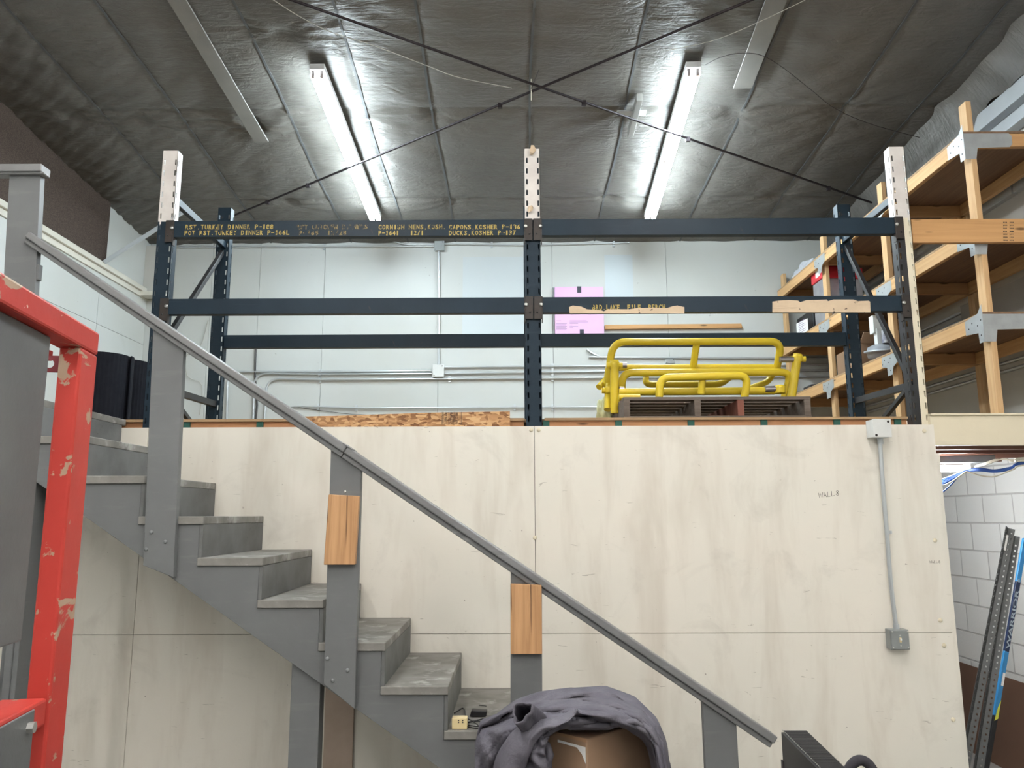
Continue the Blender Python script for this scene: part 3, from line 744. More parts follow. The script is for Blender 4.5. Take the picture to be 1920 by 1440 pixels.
# legs under the landing and the flight
a = PY(10, 1220, 3.97)
MB().box(a.x, a.x + .035, 3.97, 4.10, 0, zk(9) - .05).box(a.x + .035, a.x + .06, 3.98, 4.12, 0, zk(9) - .05).build('support_leg', M_stair, st, .003)
MB().prism([PY(10, 1160, 4.10), PY(20, 1160, 4.10)] + [Vector((PY(20, 1160, 4.1).x, 4.1, 0)), Vector((PY(10, 1160, 4.1).x, 4.1, 0))], (0, .03, 0)).build('support_leg', M_stair, st)
def stringer_under(x): return 1.95 - .66 * (x + 2.192)
x0, x1 = PY(545, 1300, 4.0).x, PY(600, 1300, 4.0).x
MB().prism([(x0, 4.0, stringer_under(x0) + .1), (x1, 4.0, stringer_under(x1) + .1), (x1, 4.0, 0), (x0, 4.0, 0)], (0, .09, 0)).build('support_leg', M_stair, st, .003)
# narrow added strip under the flight, its brown painting the partition's shade
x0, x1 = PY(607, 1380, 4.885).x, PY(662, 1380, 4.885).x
o = MB().box(x0, x1, 4.885, YP - .002, 0, .95).build('wall_shade_strip', painted('brownish_shade', (0.42, 0.33, 0.27, 1), (0.36, 0.28, 0.225, 1), 5, 0.6), None, .002)
tag(o, 'narrow brownish strip painting the shade on the partition under the stairs', 'board')

# ================================================================ PALLET RACK
rk = thing('pallet_rack', 'dark blue steel pallet rack with white post tops standing on the loft edge', 'pallet rack', (.12, 5.4, ZT))
PW, PD = .098, .075
def upright(xc, yfront, z0, ztop, front, mats, splitx=None, white_from=None, rear=False):
    mb = MB(); L = ztop - z0
    def split(u, v):
        if white_from and v > white_from - z0: return 1
        if splitx is not None and u > splitx: return 2
        return 0
    if white_from: split.cut = white_from - z0
    split.xcut = splitx
    perforated(mb, (xc - PW / 2, yfront, z0), (1, 0, 0), (0, 0, 1), L, PW, (.012, PW - .012), .010, .038, .0508 * 1.5, .003, 0, .03, split)
    for sx in (-1, 1):
        x = xc + sx * (PW / 2)
        sp = (lambda u, v: 1 if (white_from and v > white_from - z0) else (2 if (splitx is not None and sx > 0) else 0))
        if white_from: sp.cut = white_from - z0
        perforated(mb, (x, yfront, z0), (0, 1, 0), (0, 0, 1), L, PD, (PD - .015,) if rear else (.02,), .010, .038, .0762, .003, 0, .03, sp)
        zz = [(z0, 0)] if not white_from else [(z0, 0)]
        mb.box(min(x, x - sx * .02), max(x, x - sx * .02), yfront + PD - .003, yfront + PD, z0, ztop, 0)
    return mb.build('upright', mats, rk)
mats = [M_rack, M_rackw, M_rackc]
ZTOP = 4.372
Yr0 = 4.935
upright(-2.322, Yr0, ZT, ZTOP, True, mats, None, 3.868)
upright(.12, Yr0, ZT, ZTOP, True, mats, None, 3.868)
upright(2.573, Yr0, ZT, ZTOP, True, [M_rackd, M_rackw, M_rackc], .050, 3.868)
Yr1 = 5.87
for xc in (-2.30, .12, 2.60): upright(xc, Yr1, ZD, 4.35, False, mats, rear=True)
for xc in (-2.30, .12, 2.60): MB().box(xc - .07, xc + .07, Yr1 - .02, Yr1 + .1, ZD, ZD + .006).build('foot_plate', M_rackd, rk)
# beams
def beam(x0, x1, ztop, h, yfront, depth=.05):
    mb = MB().box(x0, x1, yfront, yfront + depth, ztop - h, ztop)
    mb.box(x0, x1, yfront + .002, yfront + .004, ztop, ztop + .004)
    return mb.build('beam', M_rack, rk, .003)
BY = 4.926
b1 = beam(-2.27, .071, 3.864, .108, BY); b2 = beam(.169, 2.52, 3.864, .108, BY)
b3 = beam(-2.27, .071, 3.330, .100, BY); b4 = beam(.169, 2.52, 3.330, .100, BY)
b5 = beam(-2.25, .07, 3.311, .098, Yr1 + .012); b6 = beam(.17, 2.55, 3.311, .098, Yr1 + .012)
for b, xa, xb, zt_ in ((b1, -2.315, .117, 3.864), (b2, .123, 2.565, 3.864), (b3, -2.315, .117, 3.330), (b4, .123, 2.565, 3.330)):
    for x, sgn in ((xa, 1), (xb, -1)):
        mb = MB().box(min(x, x + sgn * .05), max(x, x + sgn * .05), BY - .007, BY, zt_ - .145, zt_ + .008)
        mb.box(min(x + sgn * .05, x + sgn * .056), max(x + sgn * .05, x + sgn * .056), BY - .007, BY + .03, zt_ - .165, zt_ + .008)
        c_ = mb.build('beam_connector', M_conn, b, .002)
        bx = x + sgn * .046
        MB().lathe((bx, BY - .007, zt_ - .048), [(.012, 0), (.012, -.007), (.007, -.011), (0, -.011)], 10, 0, 'y').build('bolt', M_bolt, b)
        MB().lathe((x + sgn * .02, BY - .007, zt_ - .10), [(.006, 0), (.005, -.004), (0, -.005)], 8, 0, 'y').build('rivet', M_rackd, b)
# side frames: level struts and diagonals
def strut(a, b, w=.035, h=.04, m=M_rack): return MB().bar(a, b, w, h).build('brace', m, rk, .002)
for sx, xc, zt1, zt2 in ((-1, -2.29, 4.035, 2.755), (1, 2.585, 4.055, 2.76)):
    strut((xc, Yr0 + PD, zt1), (xc, Yr1, zt1), .035, .05, M_rack)
    strut((xc, Yr0 + PD, zt2), (xc, Yr1, zt2 + .02), .035, .045, M_rackd)
strut((-2.30, Yr1, 3.98), (-2.27, Yr0 + PD - .01, 3.12), .03, .035, M_rackd)
strut((2.595, Yr1, 4.0), (2.555, Yr0 + PD - .01, 2.80), .03, .035, M_rackd)
strut((2.565, Yr0 + PD - .01, 2.76), (2.59, 5.55, ZD + .02), .028, .03, M_rackd)
strut((-2.27, Yr0 + PD - .01, 2.74), (-2.3, 5.55, ZD + .02), .028, .03, M_rackd)
# stencilled text
def stencil(body, xa, xb, ytop, ybot, mat, b=b1):
    A = PY(xa, ybot, BY); Bp = PY(xb, ybot, BY); T = PY(xa, ytop, BY)
    if '  ' in body:
        cw = (Bp.x - A.x) / len(body); i = 0
        for seg in body.split('  '):
            lead = len(seg) - len(seg.lstrip())
            mono_text('stencil_lettering', seg.strip(), mat, b, A.x + (i + lead) * cw, A.x + (i + len(seg)) * cw, A.z, T.z, BY - .0012)
            i += len(seg) + 2
        return
    mono_text('stencil_lettering', body, mat, b, A.x, Bp.x, A.z, T.z, BY - .0012)
stencil('RST.TURKEY DINNER P-188', 347, 513, 421.5, 430.5, M_stencil)
stencil('POT RST.TURKEY DINNER P-166L', 345, 543, 432.5, 441.5, M_stencil)
stencil('RST.CHICKEN DINNERS', 556, 690, 421.5, 430.5, M_stencilf)
stencil('P-165  12/28', 560, 650, 432.5, 441.5, M_stencilf)
stencil('CORNISH HENS,KOSH.', 709, 837, 421.5, 430.5, M_stencil)
stencil('P-1641   12/1', 709, 795, 432.5, 441.5, M_stencil)
stencil('CAPONS,KOSHER P-136', 841, 976, 421.5, 430.5, M_stencil)
stencil('DUCKS,KOSHER P-137', 841, 968, 432.5, 441.5, M_stencil)
stencil('BRD.LAKE  FILE  PERCH', 1110, 1248, 571.5, 581.5, M_stencil, b4)
def residue(px, tops, ybot, parent):
    up_ = [PY(x, y, BY) for x, y in tops]; a = PY(px[0], ybot, BY); b = PY(px[1], ybot, BY)
    pts = [(a.x, BY - .0035, a.z)] + [(p.x, BY - .0035, p.z) for p in up_] + [(b.x, BY - .0035, b.z)]
    MB().prism(pts, (0, .003, 0)).build('paper_residue', M_residue, parent)
residue((1068, 1283), [(1067, 576), (1074, 573), (1090, 575), (1100, 580), (1127, 582), (1132, 584), (1140, 580), (1180, 580), (1195, 578), (1225, 577), (1250, 578), (1262, 574), (1270, 573), (1283, 576)], 588, b4)
residue((1448, 1632), [(1448, 566), (1460, 564), (1480, 563), (1496, 564), (1500, 567), (1512, 563), (1550, 562), (1552, 565), (1562, 562), (1600, 562), (1608, 565), (1628, 564), (1631, 566)], 586, b4)
# torn paper tape on the middle post
for (px, py, s_) in ((1000, 283, .028), (995, 393, .022)):
    p = PY(px, py, 4.93); mb = MB()
    vs = [(p.x + s_ * (random.uniform(-1, 1)), 4.93 - random.uniform(.002, .03), p.z + s_ * 1.3 * random.uniform(-1, 1)) for _ in range(14)]
    bm = bmesh.new(); [bm.verts.new(v_) for v_ in vs]; bmesh.ops.convex_hull(bm, input=bm.verts)
    bm.verts.ensure_lookup_table(); bm.verts.index_update()
    used = [v_ for v_ in bm.verts if v_.link_faces]; idx = {v_: i for i, v_ in enumerate(used)}
    mb.add([v_.co[:] for v_ in used], [tuple(idx[v_] for v_ in f.verts) for f in bm.faces]); bm.free()
    mb.build('torn_tape', M_residue, rk)

# plank bolted across at the right
a, b = PY(1708, 411, 4.95), PY(1708, 455, 4.95)
pk = thing('lumber_plank', 'orange stamped 2x6 plank running right from the rack post to the wall', 'plank', (3.2, 4.97, b.z))
pl_ = MB().box(2.632, XR - .002, 4.95, 4.988, b.z, a.z).build('board', M_lumx, pk, .003)
mb = MB()
for r_ in range(7):
    py = 416 + r_ * 5.6
    for (x0, x1) in ((1881, 1889), (1893, 1901)):
        k = random.randint(3, 5)
        for j in range(k):
            xa = x0 + (x1 - x0) * j / k; p = PY(xa, py, 4.95)
            mb.box(p.x, p.x + .0045, 4.9492, 4.95, p.z - .009 * random.uniform(.6, 1), p.z)
mb.build('grade_stamp', M_ink, pl_)

# ================================================================ WOODEN SHELVING on the right
sh = thing('timber_shelving', 'tall pine lumber shelving with plywood shelves along the right side of the loft', 'shelving', (3.45, 6.9, ZD))
XS = 3.10; XBk = 3.82
yps = [4.99, 6.25, 7.52, 8.72]
tops = [PX(1818, 172, XS).z, PX(1662, 322, XS).z - .0, 4.60, 4.60]
tops[0] = PX(1825, 175, XS).z; tops[1] = PX(1672, 322, XS).z
tops[2] = tops[1]; tops[3] = PX(1476, 505, XS).z
for y, tz in zip(yps, tops):
    MB().box(XS, XS + .038, y, y + .085, ZD, tz).build('post', M_lumz, sh, .003)
    MB().box(XBk - .038, XBk, y, y + .085, ZD, min(tz, 4.95)).build('post', M_lumz, sh, .003)
lev = [4.50, 3.86, 3.222]
lev = [PX(1700, 340, XS).z + .0, PX(1712, 500, XS).z, PX(1726, 639, XS).z]
PA = PX(1830, 240, XS).z
lev[0] = (lev[0] + PA) / 2
for L in lev:
    for x0 in (XS - .038, XBk):
        if x0 < XBk: MB().box(x0, x0 + .038, yps[0] - .0, YB - .02, L - .11, L - .015).build('rail', M_lumy, sh, .003)
        else: MB().box(XBk - .076, XBk - .038, yps[0], YB - .02, L - .11, L - .015).build('rail', M_lumy, sh, .003)
    for i, y in enumerate(yps):
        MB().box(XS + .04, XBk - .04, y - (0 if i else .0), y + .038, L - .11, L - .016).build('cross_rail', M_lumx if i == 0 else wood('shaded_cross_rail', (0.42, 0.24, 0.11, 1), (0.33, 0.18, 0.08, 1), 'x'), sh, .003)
    MB().box(XS - .036, XBk, yps[0] - .002, YB - .02, L - .015, L).build('shelf_board', [M_ply], sh, .001)
    MB().box(XS - .038, XS - .036, yps[0], YB - .02, L - .014, L - .001).build('shelf_edge', M_plyedge, sh)
    # steel strong-tie plates on every front post
    for i, y in enumerate(yps):
        xq = XS - .0395
        if i < 3:
            pts = [(xq, y - .10, L - .10), (xq, y - .02, L - .13), (xq, y - .0, L - .19), (xq, y + .08, L - .19), (xq, y + .085, L - .12), (xq, y + .17, L - .10), (xq, y + .17, L - .02), (xq, y - .10, L - .02)] if i else \
                  [(xq, y, L - .20), (xq, y + .055, L - .20), (xq, y + .06, L - .13), (xq, y + .20, L - .115), (xq, y + .20, L - .02), (xq, y + .05, L + .0), (xq, y, L + .05)]
            g = MB().prism(pts, (.0014, 0, 0)).build('tie_plate', M_plate, sh)
            mb = MB()
            for (dy, dz) in ((.02, -.05), (.06, -.08), (.12, -.05), (.16, -.08), (.03, -.15)):
                mb.lathe((xq, y + dy, L + dz), [(.005, 0), (.004, -.002), (0, -.002)], 8, 0, 'x')
            mb.build('nail_heads', M_ink, g)
    y = yps[0] - .0015
    pts = [(XS - .038, y, L - .20), (XS + .035, y, L - .20), (XS + .05, y, L - .12), (XS + .27, y, L - .115), (XS + .29, y, L - .09), (XS + .29, y, L - .035), (XS + .27, y, L - .012), (XS - .038, y, L + .0)]
    MB().prism(pts, (0, .0012, 0)).build('tie_plate', M_plate, sh)

# things on the shelving
def crumple(name, c, r, mat, seed, n=26, sq=(1, 1, 1)):
    rg = random.Random(seed); mb = MB(); vs = []; fs = []
    ph = [(rg.uniform(2, 7), rg.uniform(2, 7), rg.uniform(0, 6), rg.uniform(.05, .14)) for _ in range(7)]
    for i in range(n + 1):
        th = math.pi * i / n
        for j in range(2 * n):
            a = math.pi * j / n
            d = 1 + sum(am * math.sin(f1 * a + p + math.sin(f2 * th) * 1.5) * math.sin(th) for f1, f2, p, am in ph)
            x, y, z = math.sin(th) * math.cos(a), math.sin(th) * math.sin(a), math.cos(th)
            vs.append((c[0] + x * r * d * sq[0], c[1] + y * r * d * sq[1], c[2] + max(z, -.55) * r * d * sq[2]))
    m = 2 * n
    fs = [(i * m + j, i * m + (j + 1) % m, (i + 1) * m + (j + 1) % m, (i + 1) * m + j) for i in range(n) for j in range(m)]
    mb.add(vs, fs, 0, True); return mb.build(name, mat)
p = PX(1493, 508, XS)
o = crumple('crumpled_rag', (XS + .10, 8.25, lev[0] + .055), .11, M_rag, 4, sq=(.9, 2.0, .95)); tag(o, 'crumpled pale grey rag on the top shelf at the back of the shelving', 'rag')
def case(x, y, z, w_, d_, h_, lab, lean=0):
    t_ = thing('storage_case', lab, 'case', (x, y, z))
    MB().box(x, x + d_, y, y + w_, z, z + h_ * .78).build('body', M_clear, t_, .006)
    MB().box(x - .012, x + d_ + .01, y - .01, y + w_ + .01, z + h_ * .78, z + h_).build('lid', M_redp, t_, .01)
    for k in (.28,): MB().lathe((x - .004, y + w_ * k, z + h_ * .4), [(.03, .004), (.03, -.008), (.018, -.014), (0, -.014)], 16, 0, 'x').build('latch', M_bolt, t_)
    MB().box(x - .016, x - .012, y + w_ * .1, y + w_ * .5, z + h_ * .84, z + h_ * .97).build('label_sticker', M_white, t_)
z2 = lev[1]
yc1 = PX(1535, 560, XS + .02).y
case(XS + .02, yc1 - .13, z2, .26, .30, PX(1530, 507, XS + .02).z - z2, 'grey case with red lid on the middle shelf beside the third post')
case(XS + .22, PX(1590, 540, XS + .22).y - .1, z2, .14, .10, PX(1590, 507, XS + .22).z - z2, 'red lidded grey case behind the rear rack post, on the middle shelf')
# white notice sheet, dark crate behind it on level 3
pa, pb = PX(1493, 607, XS + .03), PX(1514, 597, XS + .05)
nb = thing('document_sheet', 'white printed sheet propped on the middle shelf near the back wall', 'sheet', (XS + .04, pa.y, z2))
MB().prism([(pa.x, pa.y, z2), (pb.x, pb.y, z2), (pb.x, pb.y, pb.z), (pa.x, pa.y, pa.z)], (.006, .004, 0)).build('paper', M_white, nb)
mb = MB(); dv = Vector((pb.x - pa.x, pb.y - pa.y, 0)); pf_ = Vector((-.0012, -.0008, 0))
for r_ in range(8):
    z = z2 + .05 + r_ * .02; f1 = .8 if r_ % 3 else .55
    q0 = Vector((pa.x, pa.y, z)) + dv * .2 + pf_; q1 = Vector((pa.x, pa.y, z)) + dv * f1 + pf_
    mb.prism([q0, q1, q1 + Vector((0, 0, .006)), q0 + Vector((0, 0, .006))], pf_ * .3)
mb.build('print_lines', M_inkf, nb)
tag(MB().box(XS + .12, XS + .50, pb.y + .03, 8.70, z2, z2 + .30).build('black_crate', M_black, None, .01), 'black crate on the middle shelf right behind the white sheet', 'crate')
# cardboard carton, round grey lamp with bracket
yL = PX(1652, 655, XS + .10).y
bx = thing('cardboard_carton', 'open brown cardboard carton on the lowest shelf, behind the round grey lamp', 'carton', (XS + .12, yL + .5, lev[2]))
MB().box(XS + .02, XS + .45, yL + .22, yL + .75, lev[2], lev[2] + .22).build('body', M_cardd, bx, .003)
MB().prism([(XS + .02, yL + .22, lev[2] + .22), (XS + .45, yL + .22, lev[2] + .22), (XS + .45, yL + .13, lev[2] + .30), (XS + .02, yL + .13, lev[2] + .30)], (0, .004, .003)).build('flap', M_card, bx)
rl = thing('bay_lamp', 'round grey metal lamp with white bracket lying on the lowest shelf', 'lamp', (XS + .10, yL, lev[2]))
def tilt_lathe(mb, c, prof, ax, n=28):
    ax = Vector(ax).normalized(); x = ax.orthogonal().normalized(); y = ax.cross(x); vs = []
    for r_, h_ in prof:
        for k in range(n):
            a_ = 2 * math.pi * k / n; vs.append(Vector(c) + ax * h_ + (x * math.cos(a_) + y * math.sin(a_)) * r_)
    fs = [(i * n + k, i * n + (k + 1) % n, (i + 1) * n + (k + 1) % n, (i + 1) * n + k) for i in range(len(prof) - 1) for k in range(n)]
    mb.add(vs, fs, 0, True)
lc = (XS + .12, yL, lev[2] + .10)
mb = MB(); tilt_lathe(mb, lc, [(0, -.085), (.09, -.08), (.13, -.05), (.135, -.012), (.158, -.008), (.16, 0), (.158, .008), (.135, .012), (.125, .04), (.08, .06), (0, .065)], (-.05, -.12, 1))
mb.build('housing', M_alum, rl)
w0 = PX(1641, 640, XS + .10)
MB().box(XS + .06, XS + .12, yL - .03, yL + .03, lev[2] + .15, lev[2] + .30).box(XS + .04, XS + .14, yL - .02, yL + .06, lev[2] + .26, lev[2] + .42).build('bracket', M_boxw, rl, .004)
MB().tube([(XS + .10, yL - .10, lev[2] + .15), (XS + .10, yL - .10, lev[2] + .26)], .03, 14).build('socket', painted('navy_white_tin', (0.03, 0.03, 0.10, 1), (0.5, 0.5, 0.5, 1), 9, 0.3, bumps=0), rl)
tag(MB().box(XS - .03, XS + .05, 8.02, 8.25, lev[2], lev[2] + .03).build('black_tool', M_black, None, .012), 'small black tool lying on the lowest shelf at its far end', 'tool')
for k_, (zz_, lab_) in enumerate(((3.11, 'third conduit from the top on the right wall behind the shelving'), (3.045, 'lowest conduit on the right wall behind the shelving'), (3.66, 'topmost conduit on the right wall behind the shelving'), (3.59, 'second conduit from the top on the right wall behind the shelving'))):
    tag(MB().tube([(XR - .018, 2.5, zz_), (XR - .018, YB - .03, zz_)], .014, 10).build('wall_conduit', M_conduit, None), lab_, 'conduit')
# grey panel boards leaning behind on right wall
tag(MB().box(XR - .035, XR - .004, 5.3, 6.6, lev[1] - .45, lev[1] - .12).build('wall_cabinet', painted('beige_grey_metal', (0.36, 0.34, 0.31, 1), (0.32, 0.3, 0.27, 1), 2, 0.5), None, .003), 'long grey-beige panel on the right wall behind the shelving', 'panel')

# ================================================================ PALLET and YELLOW BARRIERS
pl = thing('wooden_pallet', 'weathered grey wooden pallet lying on the loft edge under the yellow barriers', 'pallet', (1.31, 5.45, ZD))
x0, x1, y0, y1, z0, z1 = .70, 1.915, 5.02, 6.02, ZD, ZD + .142
for i in range(7):
    ya = y0 + i * (1.0 - .09) / 6
    MB().box(x0, x1, ya, ya + .09, z1 - .02, z1).build('deck_board', M_pallet, pl, .002)
for i in (0, 3, 6):
    ya = y0 + i * (1.0 - .09) / 6
    MB().box(x0, x1, ya, ya + .09, z0, z0 + .018).build('bottom_board', M_pallet, pl, .002)
for x_, m_ in ((x0, M_pallet), (PY(1302, 760, 5.02).x, M_pallet), (PY(1383, 760, 5.02).x, M_palred), (x1 - .045, M_pallet)):
    MB().box(x_, x_ + .042, y0, y1, z0 + .018, z1 - .02).build('stringer', m_, pl, .002)

def ptube(pts, r, rad=.07): return MB().tube(rounded([PY(*p_) for p_ in pts], rad), r, 14)
R_ = .0262
ba = thing('steel_barrier', 'upper yellow tubular steel barrier with tall hoop, stacked on the pallet', 'barrier', (1.2, 5.5, z1))
ptube([(1148, 745, 5.45), (1137, 722, 5.45), (1150, 641, 5.40), (1466, 640, 5.40), (1456, 694, 5.50)], R_, .09).build('hoop', M_yel, ba)
ptube([(1306, 646, 5.40), (1299, 692, 5.48)], R_ * .95).build('strut', M_yel, ba)
ptube([(1158, 689, 5.50), (1460, 690, 5.50)], R_).build('rail', M_yel, ba)
ptube([(1152, 676, 5.30), (1153, 775, 5.30)], R_ * 1.15).build('end_post', M_yel, ba)
ptube([(1496, 664, 5.42), (1484, 745, 5.42)], R_ * 1.15).build('end_post', M_yel, ba)
def fitting(px, py, Y, parent):
    p = PY(px, py, Y)
    mb = MB().lathe((p.x, p.y, p.z - .01), [(.034, -.03), (.036, 0), (.034, .014), (.02, .02), (0, .021)], 18)
    mb.tube([(p.x - .055, p.y, p.z - .02), (p.x + .055, p.y, p.z - .02)], .02, 12)
    mb.build('post_cap', M_yel, parent)
fitting(1152, 680, 5.30, ba); fitting(1495, 668, 5.42, ba)
ptube([(1157, 685, 5.31), (1175, 685, 5.31)], .022).build('steel_sleeve', M_chrome, ba)
ptube([(1462, 674, 5.42), (1487, 674, 5.42)], .022).build('steel_sleeve', M_chrome, ba)
ptube([(1165, 760, 5.42), (1166, 699, 5.40), (1484, 698, 5.46), (1470, 748, 5.5)], R_ * 1.05, .08).build('hoop', M_yel, ba)
bb = thing('steel_barrier', 'lower yellow tubular steel barrier lying flat beneath the taller one', 'barrier', (1.2, 5.3, z1))
ptube([(1236, 745, 5.16), (1238, 708, 5.16), (1403, 704, 5.16), (1396, 745, 5.18)], R_, .08).build('hoop', M_yel, bb)
ptube([(1317, 708, 5.18), (1315, 738, 5.2)], R_ * .9).build('strut', M_yel, bb)
ptube([(1160, 735, 5.28), (1452, 733, 5.28)], R_ * 1.0).build('rail', M_yel, bb)
ptube([(1160, 745, 5.20), (1200, 745, 5.20)], R_ * .8).build('rail', M_yel, bb)
ptube([(1212, 702, 5.66), (1210, 721, 5.62), (1352, 721, 5.62), (1374, 702, 5.66)], R_ * .9, .06).build('hoop', M_yel, bb)
ptube([(1142, 722, 5.42), (1140, 768, 5.34)], R_ * 1.1).build('end_post', M_yel, bb)
ptube([(1450, 700, 5.62), (1440, 716, 5.6), (1406, 728, 5.6)], R_ * .85, .04).build('strut', M_yel, bb)
fitting(1143, 727, 5.38, bb)
p = PY(1462, 728, 5.26)
mb = MB().lathe((p.x, p.y, p.z), [(.035, -.035), (.038, 0), (.036, .016), (.02, .022), (0, .023)], 18); mb.build('post_cap', M_yel, bb)
ptube([(1434, 730, 5.26), (1456, 729, 5.26)], .021).build('steel_sleeve', M_chrome, bb)
ptube([(1161, 730, 5.28), (1170, 730, 5.28)], .02).build('steel_sleeve', M_chrome, bb)
ptube([(1136, 712, 5.5), (1123, 726, 5.44)], R_ * .9).build('end_stub', M_yel, bb)
o = crumple('plastic_bundle', tuple(PY(1133, 748, 5.55)), .055, M_palyel, 8, 16, (1, 1, 2.2)); tag(o, 'pale yellow plastic bundle beside the left end of the pallet', 'bundle')
o.location.z = ZD

# OSB strip on the edge of the loft
tp = [PY(553, 780, 4.90), PY(640, 778, 4.90), PY(800, 772.5, 4.90), PY(956, 770, 4.90)]
bt = PY(956, 797, 4.90).z
osb = thing('osb_strip', 'long narrow OSB strip standing on the loft edge left of the middle rack post', 'board', ((tp[0].x + tp[-1].x) / 2, 4.93, ZT))
ob = MB().prism([(tp[0].x, 4.932, ZT), (tp[-1].x, 4.932, ZT)] + [(q_.x, 4.932, q_.z) for q_ in reversed(tp)], (0, .012, 0)).build('panel', M_osb, osb, .001)
for body, px, hh in (('UST NER U', 836, 5.5), ('SURFACE', 846, 5.5), ('SPACE APA', 856, 5.5)):
    a = PY(px - 2.5, 773, 4.931); b = PY(px - 2.5, 795, 4.931); c2 = PY(px + 2.5, 773, 4.931)
    text_part('stamp_text', body, M_ink, ob, (a.x, 4.9305, a.z), (0, 0, -1), (1, 0, 0), a.z - b.z, c2.x - a.x, 0, .01)
mb = MB()
for px in (829, 831, 841.5, 851, 862.5, 865):
    a = PY(px, 772.5, 4.931); b = PY(px, 796, 4.931); mb.box(a.x - .001, a.x + .002, 4.9305, 4.932, b.z, a.z)
mb.build('stamp_lines', M_ink, ob)

# ================================================================ ROLLS on the loft, left
for (xa, xb, ytop, Y_, lab) in ((150, 247, 668, 5.35, 'large black ribbed rubber roll standing on the loft behind the red frame'),
                                (203, 284, 680, 5.75, 'smaller black rubber roll standing next to the stair post, behind the larger roll')):
    a = PY(xa, ytop, Y_); b = PY(xb, ytop, Y_); r_ = (b.x - a.x) / 2; cx_ = (a.x + b.x) / 2; n = 72
    prof = []
    mb = MB(); vs = []
    path = []
    for k in range(n * 3):
        an = 2 * math.pi * k / n; rad = r_ * (1 - .012 * (k / n)) * (1 + (.012 if k % 2 else 0)) - (.02 * (k / n))
        path.append((cx_ + rad * math.cos(an), Y_ + rad * math.sin(an)))
    inner = [(cx_ + (math.hypot(px_ - cx_, py_ - Y_) - .008) * (px_ - cx_) / math.hypot(px_ - cx_, py_ - Y_), Y_ + (math.hypot(px_ - cx_, py_ - Y_) - .008) * (py_ - Y_) / math.hypot(px_ - cx_, py_ - Y_)) for px_, py_ in path]
    zt_ = a.z; m = len(path)
    for q_ in (path, inner):
        for z_ in (ZD, zt_): vs += [(u, v_, z_) for u, v_ in q_]
    fs = []
    for k in range(m - 1):
        fs += [(k, k + 1, m + k + 1, m + k), (2 * m + k, 3 * m + k, 3 * m + k + 1, 2 * m + k + 1), (m + k, m + k + 1, 3 * m + k + 1, 3 * m + k), (k, 2 * m + k, 2 * m + k + 1, k + 1)]
    mb.add(vs, fs, 0, False)
    o = mb.build('rubber_mat_roll', M_rubber); tag(o, lab, 'roll')

# ================================================================ BACK WALL FITTINGS
YC = YB - .022
def conduit(pts, lab, r=.0125, clamps=(), rad=.16, mat=M_conduit, Y=YC, name='conduit'):
    P_ = rounded([PY(px, py, Y) for px, py in pts], rad, 10)
    t_ = thing(name, lab, 'conduit', tuple(P_[0]))
    MB().tube(P_, r, 10).build('pipe', mat, t_)
    for (px, py) in clamps:
        c_ = PY(px, py, Y); MB().tube([(c_.x - .012, c_.y, c_.z), (c_.x + .012, c_.y, c_.z)], r * 1.45, 10).box(c_.x - .012, c_.x + .012, c_.y, YB, c_.z - .035, c_.z + .035).build('strap', M_conduit, t_)
    return t_
zb = 790
conduit([(425, zb), (427, 697), (600, 697.5), (809, 695)], 'conduit bending down beside the rear left rack post, topmost run into the wall box', clamps=((600, 697.5),), r=.012)
conduit([(475, zb), (477, 700), (600, 702), (809, 700.5)], 'conduit on back wall, second run, dropping behind the stair rail', clamps=((599, 703),), r=.012)
conduit([(496, zb), (500, 710), (600, 712), (1138, 708), (1560, 706)], 'lowest of the three long conduits on the back wall, running full width', clamps=((600, 712), (1036, 709), (843, 711)), r=.013)
conduit([(833, 688.5), (1138, 686), (1560, 684)], 'upper conduit leaving the right side of the wall box', clamps=((1036, 687),), r=.011)
conduit([(833, 700.5), (1138, 696), (1560, 694)], 'middle conduit leaving the right side of the wall box', clamps=((1036, 698),), r=.012)
conduit([(823, 470), (822.5, 686)], 'vertical conduit between the two boxes on the back wall', clamps=((822.5, 560),), r=.013)
conduit([(335, 463), (815, 462)], 'thin conduit along the top of the back wall under the rack beam', clamps=((608, 462.5),), r=.01)
conduit([(735, 452), (760, 459), (815, 459)], 'short bent conduit entering the upper box from above left', r=.01, rad=.08)
conduit([(832, 457.5), (990, 460), (1180, 455)], 'thin conduit leaving the upper box to the right', clamps=((922, 459), (1151, 457)), r=.009)
conduit([(533, zb), (540, 764), (556, 762), (670, 765), (1140, 763), (1560, 762)], 'thin low pipe along the foot of the back wall', clamps=((668, 765), (596, 763), (965, 764), (1036, 764)), r=.009, rad=.08)
w1 = MB().tube([PY(*p_, YC) for p_ in ((480, 645), (478, 700), (482, 760), (479, 790))], .011, 8).build('wall_cable', M_wire, None); tag(w1, 'dark vertical cable on the back wall beside the conduit bends', 'cable')
w1 = MB().tube(spline([PY(px, py, YB - .015) for px, py in ((390, 600), (375, 650), (349, 668), (352, 705), (375, 717), (379, 740), (374, 778))]), .0035, 6).build('wall_cable', M_string, None); tag(w1, 'thin loose grey wire on the back wall left of the rear left post', 'cable')
w1 = MB().tube(spline([PY(px, py, YB - .01) for px, py in ((556, 763), (610, 771), (668, 777), (760, 781))]), .003, 6).build('wall_cable', M_wire, None); tag(w1, 'thin sagging wire under the low pipe, just above the OSB strip', 'cable')
w1 = MB().tube(spline([PY(px, py, YB - .02) for px, py in ((1100, 655), (1110, 662), (1123, 668), (1140, 670), (1560, 672))]), .012, 8).build('wall_cable', M_conduit, None); tag(w1, 'grey cable curving behind the yellow barriers on the back wall', 'cable')
